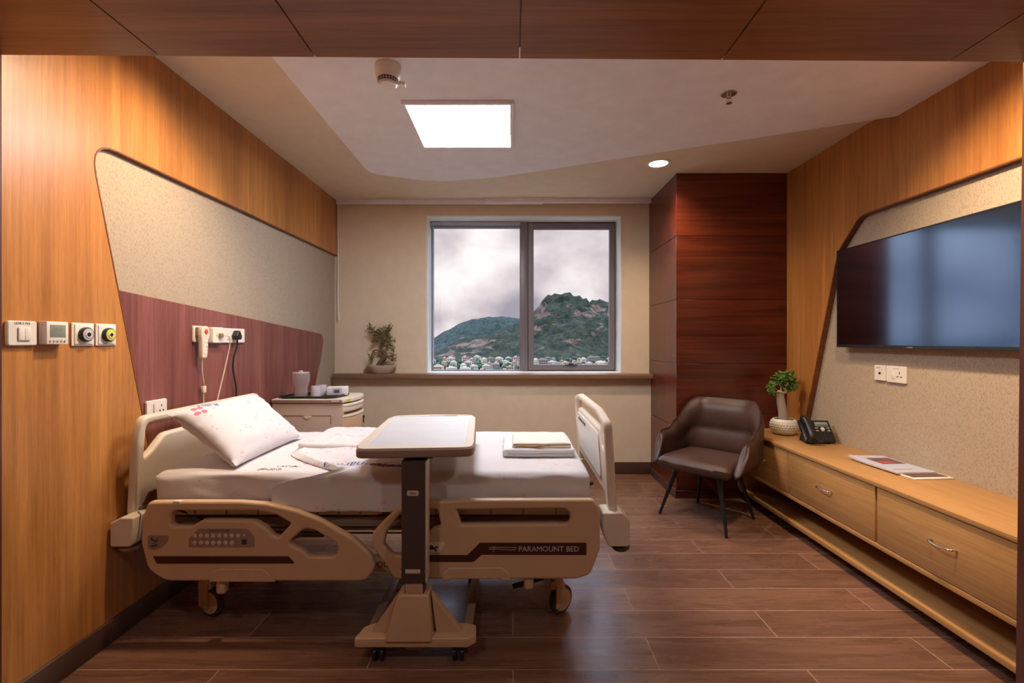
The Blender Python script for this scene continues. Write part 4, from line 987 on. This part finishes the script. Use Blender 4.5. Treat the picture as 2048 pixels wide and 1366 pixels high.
# ================================================================== CONSOLE, TV
kx, kb = 1.915, XR+.038
cs = thing('console_cabinet', (2.14, 2.75, 0), 'long low oak console with drawers and open shelf beneath the television', 'cabinet')
MB().box(kx-.008, kb, 1.40, YC-.002, .577, .60, .002).build('cabinet_top', M['oak'], cs)
MB().box(kx+.012, kb, 1.41, YC-.004, .262, .577).build('carcass', M['oak'], cs)
MB().box(kx-.002, kb, 1.40, YC-.002, .252, .277, .003).build('bottom_rail', M['oak'], cs)
MB().box(kx+.006, kb, 1.40, YC-.003, .070, .098, .002).build('open_shelf', M['oak'], cs)
MB().box(kb-.02, kb, 1.41, YC-.004, .098, .255).build('back_panel', M['oak'], cs)
MB().box(kx+.12, kb-.02, 1.46, YC-.01, .0, .070).build('plinth', M['base'], cs)
MB().box(kx-.004, kb-.02, YC-.028, YC-.003, .098, .255, .001).build('end_panel', M['oak'], cs)
ds = []
for y0, y1, hd in ((3.295, YC-.008, 0), (2.485, 3.275, 1), (1.66, 2.475, 1)):
    d_ = MB().box(kx, kx+.02, y0+.003, y1-.003, .281, .572, .002).build('drawer', M['oak'], cs); ds.append(d_)
for d_, y in ((ds[0], 3.62), (ds[1], 2.88), (ds[2], 2.09)):
    MB().tube([(kx+.002, y+.060, .435), (kx-.014, y+.058, .437), (kx-.026, y+.045, .434), (kx-.030, y, .430), (kx-.026, y-.045, .434), (kx-.014, y-.058, .437), (kx+.002, y-.060, .435)], .0048, 8, smooth=4).build('handle', M['chrome'], d_, 80)
MB().box(kx-.003, kx+.015, 3.276, 3.292, .278, .575, .001).build('stile', M['oak'], cs)

tv = thing('television', (XR-.01, 2.72, 1.30), 'large black flat television on the right wall', 'television')
ty0, ty1, tz0, tz1 = 2.112, 3.335, 1.298, 1.980; tx = 2.300
slab('bezel', [[(ty0, tz0, .004), (ty1, tz0, .004), (ty1, tz1, .004), (ty0, tz1, .004)], [(ty0+.008, tz0+.018), (ty1-.008, tz0+.018), (ty1-.008, tz1-.008), (ty0+.008, tz1-.008)]], 'YZ', tx-.004, tx+.022, M['bezel'], tv, bev=.0015)
MB().box(tx-.001, tx+.02, ty0+.006, ty1-.006, tz0+.016, tz1-.006).build('screen', M['screen'], tv)
MB().box(tx+.02, tx+.045, ty0+.05, ty1-.05, tz0+.03, tz1-.08, .006).box(tx+.04, XR+.039, ty0+.4, ty1-.4, tz0+.15, tz1-.2).build('back_cover', M['black'], tv)
MB().box(tx-.006, tx-.002, 2.70, 2.745, tz0+.001, tz0+.010, .0015).build('badge', M['steel'], tv)
# sockets under the television
xf = XR+.04
def rplate(name, y0, y1, z0, z1, label, cat, group):
    t = thing(name, (xf, (y0+y1)/2, z0), label, cat, group)
    slab('cover_plate', [[(y0, z0, .006), (y1, z0, .006), (y1, z1, .006), (y0, z1, .006)]], 'YZ', xf-.014, xf, M['switch'], t, bev=.003)
    return t
t = rplate('data_socket', 2.975, 3.065, 1.088, 1.186, 'square white data socket plate, left one under the television', 'socket', 'sockets under the television')
MB().box(xf-.0147, xf-.0135, 3.012, 3.028, 1.128, 1.143).build('socket_hole', M['black'], t)
link('marking', text_me('DATA', .012, face((xf-.0144, 3.03, 1.170), '-X'), .0002), M['blue_ink'], t, 0)
t = rplate('power_socket', 2.820, 2.966, 1.084, 1.186, 'wide white power socket plate, right one under the television', 'socket', 'sockets under the television')
mb = MB().box(xf-.0147, xf-.0137, 2.864, 2.869, 1.138, 1.153)
for q in (-.013, .013): mb.cyl((xf-.0147, 2.8665+q, 1.122), (xf-.0137, 2.8665+q, 1.122), .005, n=14)
mb.build('socket_holes', M['black'], t)
MB().box(xf-.0165, xf-.013, 2.898, 2.925, 1.108, 1.152, .001).build('rocker', M['switch'], t)
link('marking', text_me('LDB-3 N2', .011, face((xf-.0144, 2.89, 1.172), '-X'), .0002), M['grey'], t, 0)

# ================================================================== DESK PHONE
ph = thing('desk_telephone', (2.21, 3.44, .60), 'black desk telephone with coiled cord on the oak console', 'telephone')
PR = Matrix.Translation((2.215, 3.43, .615)) @ Matrix.Rotation(radians(-6), 4, 'Z')
TI = Matrix.Rotation(radians(50), 4, 'X')     # face tilts back
def PB(): 
    m = MB(); m.M = PR @ Matrix.Translation((0, -.055, .0)) @ TI; return m
m = PB(); m.box(-.105, .105, 0, .175, -.018, .012, .006); body = m.build('body', M['black'], ph)
m = MB(); m.M = PR; m.poly([(-.08, -.03, -.014), (.08, -.03, -.014), (.08, .085, -.014), (-.08, .085, -.014), (-.07, .055, .095), (.07, .055, .095)], [(0, 3, 2, 1), (0, 1, 5, 4), (2, 3, 4, 5), (1, 2, 5), (0, 4, 3)]); m.build('stand', M['black'], ph)
m = PB(); m.box(.0, .088, .122, .158, .011, .0135, .001); m.build('display', M['lcd'], body)
m = PB(); m.box(.008, .080, .130, .136, .013, .0142, .0002); m.build('display_text', M['dark_ink'], body)
for r_ in range(4):
    for c_ in range(3):
        m = PB(); m.box(.015+c_*.024, .033+c_*.024, .012+r_*.0165, .0235+r_*.0165, .010, .0155, .002); m.build('key', M['plastic_d'] if False else M['bezel'], body)
for i in range(6):
    m = PB(); x = (-.008, .030, .070)[i % 3]; y = .082 if i < 3 else .104
    if i == 4: continue
    m.box(x, x+.020, y, y+.008, .010, .0145, .001); m.build('function_key', M['grey'], body)
m = PB(); m.cyl((.042, .101, .011), (.042, .101, .015), .015, n=28, bev=.001); nk = m.build('navigation_key', M['grey'], body)
m = PB(); m.cyl((.042, .101, .0148), (.042, .101, .0165), .0065, n=20); m.build('select_key', M['white'], nk)
m = PB()
m.tube([(-.068, .005, .018), (-.068, .012, .034), (-.068, .045, .044), (-.068, .09, .046), (-.068, .13, .044), (-.068, .165, .034), (-.068, .175, .020)], lambda t: .023+.006*abs(2*t-1)**2, 12, smooth=5)
m.build('handset', M['black'], ph, 60)
pts = []
path = [Vector((-.08, -.05, .03)), Vector((-.085, -.075, .014)), Vector((-.10, -.10, .010)), Vector((-.06, -.125, .010)), Vector((-.01, -.115, .010)), Vector((-.015, -.09, .010)), Vector((-.06, -.08, .012)), Vector((-.10, -.06, .012))]
K = 150
for i in range(K):
    t = i/(K-1)*(len(path)-1); k = min(int(t), len(path)-2); f = t-k; p = path[k].lerp(path[k+1], f); d = (path[k+1]-path[k]).normalized(); n_ = d.orthogonal().normalized(); b_ = d.cross(n_)
    a = i*1.3; pts.append(PR @ (p+(n_*cos(a)+b_*sin(a))*.0065))
MB().tube(pts, .0024, 5, smooth=2).build('coiled_cord', M['black'], ph, 80)

# ================================================================== MAGAZINES
MR = Matrix.Translation((2.245, 2.70, .60)) @ Matrix.Rotation(radians(4), 4, 'Z')
m = MB(); m.M = MR
mg = thing('document_folder', (2.25, 2.71, .60), 'dark folder with pale metal edge lying under the magazine', 'folder')
m.box(-.114, .120, -.185, .225, .0005, .0065, .002); m.build('frame', M['white'], mg)
m = MB(); m.M = MR; m.box(-.100, .104, -.160, .208, .0060, .0085, .001); m.build('dark_sheet', M['photo_dark'], mg)
mag = thing('magazine', (2.23, 2.77, .61), 'glossy blue-white magazine with dark cover picture on the console', 'magazine')
MR2 = Matrix.Translation((2.228, 2.775, .609)) @ Matrix.Rotation(radians(3), 4, 'Z')
def magm(z0, z1, n=20, x0=-.118, x1=.112, y0=-.175, y1=.18, lift=.010):
    b = bmesh.new(); bmesh.ops.create_grid(b, x_segments=6, y_segments=n, size=.5)
    r = bmesh.ops.extrude_face_region(b, geom=b.faces[:]); ex = [v for v in r['geom'] if isinstance(v, bmesh.types.BMVert)]
    es = set(ex)
    for v in b.verts:
        u = v.co.x+.5; w = v.co.y+.5; uu = (x0+(x1-x0)*u+.118)/.23; ww = (y0+(y1-y0)*w+.175)/.355; l_ = .010*max(0, (ww-.6)/.4)**2*(1-uu*.6)
        v.co = Vector((x0+(x1-x0)*u, y0+(y1-y0)*w, (z1 if v in es else z0)+l_))
    b.transform(MR2); me = bpy.data.meshes.new('m'); bmesh.ops.recalc_face_normals(b, faces=b.faces[:]); b.to_mesh(me); b.free(); return me
pg = link('pages', magm(0, .006), M['paper'], mag)
link('cover', magm(.006, .0072, x0=-.119, x1=.1125), M['paper_blue'], mag)
link('cover_picture', magm(.0072, .0078, 8, -.045, .10, .0, .13, 0), M['photo_dark'], mag)
link('cover_picture_red', magm(.0078, .0081, 8, -.03, .04, .012, .06, 0), M['photo_red'], mag)
m = MB().me(text_me('CITY LIFE', .022, MR2 @ Matrix.Translation((.06, -.13, .0076)) @ Matrix.Rotation(-pi/2, 4, 'Z'), .0002)) if False else MB().me(slab_me([[(2.15, 2.655), (2.26, 2.66), (2.26, 2.664), (2.15, 2.659)]], 'XY', .6165, .6168))
m.build('printed_lines', M['dark_ink'], mag, 0)

# ================================================================== ARMCHAIR
ch_loc = Vector((1.485, 3.575, 0))
ch = thing('armchair', ch_loc, 'brown leather tub armchair on thin black splayed legs by the dark column', 'armchair')
CM = Matrix.Translation(ch_loc) @ Matrix.Rotation(radians(-52.6+6), 4, 'Z')
# seat cushion (front edge at -y)
def seat_d(q, n):
    # rounded trapezoid: narrower at the back, crowned
    f = (q.y+.29)/.5; s = 1-.10*max(0, f)
    z = q.z+(.018*(1-(q.x/.29)**2)*(1-((q.y+.03)/.27)**2) if n.z > .3 else 0)
    if q.z > .45 and q.y < -.2: z -= .012*((-.2-q.y)/.08)
    return Vector((q.x*s, q.y, z))
me = rbox((-.275, -.29, .385), (.275, .22, .475), .038, (24, 22, 6), seat_d); me.transform(CM)
link('seat', me, M['leather'], ch, 80)
# wrap-round shell, arms rising into the back
def shell():
    b = bmesh.new(); ns = 64; cols = []
    W0, D0 = .275, .25
    for i in range(ns+1):
        s = -1+2*i/ns; a = abs(s); sg_ = 1 if s > 0 else -1
        if a > .50: t = (a-.50)/.50; x = W0*(1+.03*t); y = .06-.335*t; nx, ny = 1, 0.08       # arm
        else: t = a/.50; th = t*pi/2; e_ = .42; x = W0*abs(sin(th))**e_*1.0; y = .06+.195*abs(cos(th))**e_*1.0; nx, ny = sin(th)**1.5, cos(th)**1.5
        nx *= sg_; x *= sg_; l_ = math.hypot(nx, ny); nx /= l_; ny /= l_
        k = min(1, max(0, (.60-a)/.38)); k = k*.4+.6*k*k*(3-2*k)         # 1 in back, 0 in arm
        ztop = .63+.235*k-.02*max(0, a-.85)/.15
        if a > .9: ztop -= .05*((a-.9)/.1)**2
        zb = .40
        outer = []; inner = []
        nz_ = 16
        for j in range(nz_+1):
            v = j/nz_; z = zb+(ztop-zb)*v
            lean = .02+.062*k*v+.026*(1-k)*v
            th_ = .036+.006*k
            # padding: two horizontal rolls on the back
            roll = k*.020*abs(sin(pi*min(1, v*2.0 if v < .5 else (v-.5)*2)))**.7
            edge = (1-abs(2*v-1)**6)
            px_ = x+nx*lean-sg_*.05*k*v*min(1, a/.2); py_ = y+ny*lean+.12*v*max(0, (a-.62)/.38)
            if a > .97: th_ *= .8
            outer.append((px_+nx*th_*edge*.8, py_+ny*th_*edge*.8, z))
            inner.append((px_-nx*(th_*edge*.8+roll), py_-ny*(th_*edge*.8+roll), z))
        ring = [b.verts.new(p) for p in outer]+[b.verts.new((x+nx*(.02+.062*k+.026*(1-k))-sg_*.05*k*min(1, a/.2), y+ny*(.02+.062*k+.026*(1-k))+.12*max(0, (a-.62)/.38), ztop+.018))]+[b.verts.new(p) for p in inner[::-1]]
        cols.append(ring)
    for A, B in zip(cols, cols[1:]):
        m_ = len(A)
        for j in range(m_): b.faces.new((A[j], A[(j+1) % m_], B[(j+1) % m_], B[j]))
    b.faces.new(cols[0]); b.faces.new(cols[-1][::-1])
    bmesh.ops.recalc_face_normals(b, faces=b.faces[:])
    b.transform(CM); me = bpy.data.meshes.new('s'); b.to_mesh(me); b.free(); return me
sh = link('back_shell', shell(), M['leather'], ch, 80)
sm_ = sh.modifiers.new('smooth', 'SUBSURF'); sm_.levels = 1; sm_.render_levels = 1
m = MB(); m.M = CM; m.box(-.22, .22, -.20, .20, .36, .392, .01); m.build('seat_base', M['black'], ch)
feet = [(1.140, 3.654), (1.452, 3.195), (1.527, 3.89), (1.812, 3.535)]
for fx, fy in feet:
    c = ch_loc+Vector((0, 0, .385)); f_ = Vector((fx, fy, 0)); q = c+(Vector((fx, fy, .385))-c)*.62
    MB().cyl(f_, q, .0095, .020, 20).build('leg', M['black'], ch, 60)

# ================================================================== VIEW OUTSIDE
def hill(name, ridge, D0, D1, zb, mat, back=500, seed=0, rough=1.0, jagged=13, ncol=620, nrow=50):
    b = bmesh.new(); xs = [p[0] for p in ridge]; rows = []
    def rz(px):
        for (a, ya), (c, yc) in zip(ridge, ridge[1:]):
            if a <= px <= c: return ya+(yc-ya)*(px-a)/(c-a)
        return ridge[-1][1]
    for i in range(ncol+1):
        px = xs[0]+(xs[-1]-xs[0])*i/ncol; row = []
        zr = Z_(rz(px), D1)
        for j in range(nrow+1):
            t = j/nrow
            if t <= .72: u = t/.72; D = D0+(D1-D0)*u; h_ = (u**1.25)
            else: u = (t-.72)/.28; D = D1+back*u; h_ = 1-u**1.5
            x = (px-CX)*D1/F*(1-.10*(1-min(1, t/.72))) if True else 0
            P = Vector((x, D, 0)); n_ = noise.fractal(P/140+Vector((seed, 0, 0)), 1.0, 2.1, 6)*26*rough+abs(noise.noise(P/38+Vector((0, seed, 0))))*16*rough
            amp = min(1, h_*3)*(1-abs(2*h_-1)**3*.0)*(0.15 if .66 < t < .74 else 1)*max(0.1, min(1, (1.15-h_)*2))
            jag = noise.noise(Vector((x/9, seed, D/30)))*jagged if h_ > .6 else 0
            row.append(b.verts.new((x, D, zb+(zr-zb)*h_+n_*amp*min(1, max(.15, (zr-zb)/120))+jag*min(1, (zr-zb)/150))))
        rows.append(row)
    for A, B in zip(rows, rows[1:]):
        for j in range(nrow): b.faces.new((A[j], B[j], B[j+1], A[j+1]))
    me = bpy.data.meshes.new('h'); b.to_mesh(me); b.free()
    return struct(link(name, me, mat, None, 25))
def hillmat(name, g1, g2, rock, amt=.5):
    m = Mt(name, g1, .95, 0, .1)
    a = m.n('ShaderNodeTexNoise', Scale=1.0, Detail=9.0, Roughness=.68); m.l(m.coords((.05, .02, .06)), a.inputs['Vector'])
    b = m.n('ShaderNodeTexNoise', Scale=1.0, Detail=8.0, Roughness=.6, Distortion=.5); m.l(m.coords((.012, .006, .022), rot=(0, .5, 0)), b.inputs['Vector'])
    g = m.ramp(a.outputs[0], [(.38, g1), (.60, g2)])
    fn = m.n('ShaderNodeTexNoise', Scale=1.0, Detail=6.0, Roughness=.8); m.l(m.coords((.16, .05, .2)), fn.inputs['Vector'])
    g = m.mix(g, m.ramp(fn.outputs[0], [(.4, (.35, .4, .4)), (.6, (1.25, 1.2, 1.15))]), 1, 'MULTIPLY')
    rk = m.ramp(a.outputs[0], [(.35, tuple(c*.35 for c in rock)), (.62, rock)])
    k = m.ramp(b.outputs[0], [(amt, (0, 0, 0)), (amt+.05, (1, 1, 1))])
    sp_ = m.n('ShaderNodeSeparateColor'); m.l(k, sp_.inputs[0])
    m.base(m.mix(g, rk, sp_.outputs[0])); return m.m
M['hill_near'] = hillmat('scrub_hill', (.008, .012, .007), (.028, .031, .016), (.12, .072, .052), .56)
M['hill_far'] = hillmat('hazed_scrub_hill', (.017, .027, .024), (.032, .044, .036), (.042, .046, .036), .70)  # distance haze put into the base colour as a paler, bluer green
def C6(x, y): return (820+x/3.594, 400+y/3.594)
rid = [C6(*p) for p in [(-7000, 900), (-5600, 760), (-4600, 900), (-3400, 1060), (-2000, 1120), (-700, 1150), (0, 1150), (160, 1105), (260, 1060), (330, 1010), (370, 985), (430, 990), (560, 975), (600, 950), (700, 908), (790, 872), (885, 812), (935, 755), (955, 700), (985, 685), (1050, 678), (1100, 672), (1140, 656), (1172, 690), (1250, 702), (1290, 730), (1350, 720), (1430, 735), (1560, 760), (1750, 830), (2300, 700), (3200, 860), (4500, 800), (6000, 1000), (7000, 900)]]
hill('hill_1', rid, 860, 1350, -38, M['hill_near'], seed=3)
rid2 = [C6(*p) for p in [(-6000, 1000), (-4500, 800), (-3200, 950), (-2200, 1060), (-1200, 1010), (-500, 1090), (157, 1010), (250, 952), (350, 890), (440, 860), (560, 842), (660, 838), (790, 850), (900, 885), (1200, 950), (2500, 900), (5000, 950)]]
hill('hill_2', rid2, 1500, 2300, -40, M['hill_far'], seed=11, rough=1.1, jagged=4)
gm = Mt('town_ground', (.05, .07, .04), .95)
an = gm.n('ShaderNodeTexNoise', Scale=1.0, Detail=8.0, Roughness=.75); gm.l(gm.coords((.09, .03, .09)), an.inputs['Vector']); gm.base(gm.ramp(an.outputs[0], [(.38, (.008, .016, .006)), (.52, (.03, .035, .015)), (.60, (.12, .09, .06)), (.68, (.26, .22, .18))]))
sbox('ground', (-1500, 1500, 60, 2600, -40, -36.5), gm.m)
rnd = random.Random(21)
cols = [('cream', (.70, .60, .46)), ('pink', (.60, .43, .39)), ('white', (.66, .58, .52)), ('green', (.14, .26, .15)), ('beige', (.66, .50, .36)), ('brick red', (.30, .12, .09)), ('grey', (.32, .27, .25)), ('tan', (.52, .38, .26))]
proto = []
M['far_window'] = plain('dark_window', (.03, .035, .05), .3)
for i, (nm, c) in enumerate(cols):
    w, d, h = rnd.uniform(7, 13), rnd.uniform(7, 11), rnd.uniform(7, 15)
    root = thing('apartment_block', (0, 0, 0), 'x', 'building')
    mat = plain('render_'+nm.replace(' ', '_'), tuple(q*k_ for q, k_ in zip(c, (.74, .70, .62))), .8)
    mb = MB().box(-w/2, w/2, -d/2, d/2, 0, h).box(-w/2-.3, w/2+.3, -d/2-.6, d/2+.3, h, h+.5).box(-w/4, w/8, -d/4, d/4, h+.5, h+2.8)
    fl = int(h//3.2); nw = int(w//2.6)
    for f_ in range(fl): mb.box(-w/2-.1, w/2+.1, -d/2-.5, -d/2, f_*3.2+2.9, f_*3.2+3.2)
    body = mb.build('walls', mat, root)
    mb = MB()
    for f_ in range(fl):
        for k in range(nw): x = -w/2+(k+.5)*w/nw; mb.box(x-.65, x+.65, -d/2-.06, -d/2+.1, f_*3.2+1.0, f_*3.2+2.5); 
    mb.build('window_panes', M['far_window'], body)
    MB().cyl((w/4, 0, h+.5), (w/4, 0, h+2.2), .9, n=12).build('water_tank', M['black'] if i % 2 else mat, root)
    proto.append((root, nm, w))
def copy_tree(o, parent=None):
    c = o.copy(); C.objects.link(c)
    if parent is not None: c.parent = parent
    for k in list(o.children): copy_tree(k, c)
    return c
used = set(); bpl = []
for row, (D, n) in enumerate(((490, 32), (560, 34), (640, 38), (720, 40), (800, 40))):
    for k in range(n):
        i = rnd.randrange(len(cols)); root, nm, w = proto[i]
        px = 660+(1390-660)*(k+rnd.uniform(.1, .9))/n
        D_ = D+rnd.uniform(-25, 25)
        s = rnd.uniform(.6, .95)
        if any((X_(px, D_)-q[0])**2+(D_-q[1])**2 < 14**2 for q in bpl): D_ += 16; px += 5
        if any((X_(px, D_)-q[0])**2+(D_-q[1])**2 < 14**2 for q in bpl): continue
        bpl.append((X_(px, D_), D_))
        if i in used: o = copy_tree(root)
        else: o = root; used.add(i)
        o.location = (X_(px, D_), D_, -36.5); o.rotation_euler = (0, 0, rnd.uniform(-.35, .35)); o.scale = (s, s, s*rnd.uniform(.75, 1.0))
        tag(o, f'small {nm} flat-roofed block in the far town below the hills', 'building', f'{nm} blocks of the far town')
for i in range(len(cols)):
    if i not in used:
        for ch_ in list(proto[i][0].children_recursive): bpy.data.objects.remove(ch_)
        bpy.data.objects.remove(proto[i][0])
# trees of the town
tb_ = bmesh.new(); bmesh.ops.create_icosphere(tb_, subdivisions=2, radius=1)
for v in tb_.verts: v.co *= 1+.35*noise.noise(v.co*2.2)
for f_ in tb_.faces: f_.smooth = False
tm_ = bpy.data.meshes.new('crown'); tb_.to_mesh(tm_); tb_.free()
M['far_tree'] = plain('far_tree_green', (.012, .022, .006), .9)
tm_.materials.append(M['far_tree'])
placed = [(o.location.x, o.location.y, 9.0) for o in C.objects if o.name.startswith('apartment_block') and o.location.y > 100]
for k in range(1800):
    D_ = rnd.uniform(480, 850); px = rnd.uniform(680, 1380); s = rnd.uniform(2.6, 5.2); x = X_(px, D_)
    if any((x-q[0])**2+(D_-q[1])**2 < (s*1.7+q[2])**2 for q in placed): continue
    placed.append((x, D_, s*1.7))
    if len([1 for q in placed if q[2] < 9.0]) > 270: break
    o = bpy.data.objects.new('tree', tm_); C.objects.link(o)
    o.location = (x, D_, -36.5+s*.95); o.scale = (s*1.2, s*1.2, s*rnd.uniform(.9, 1.4)); o.rotation_euler = (0, 0, rnd.uniform(0, 6))
    tag(o, 'dark green round tree between the far town buildings', 'tree', 'trees of the far town')
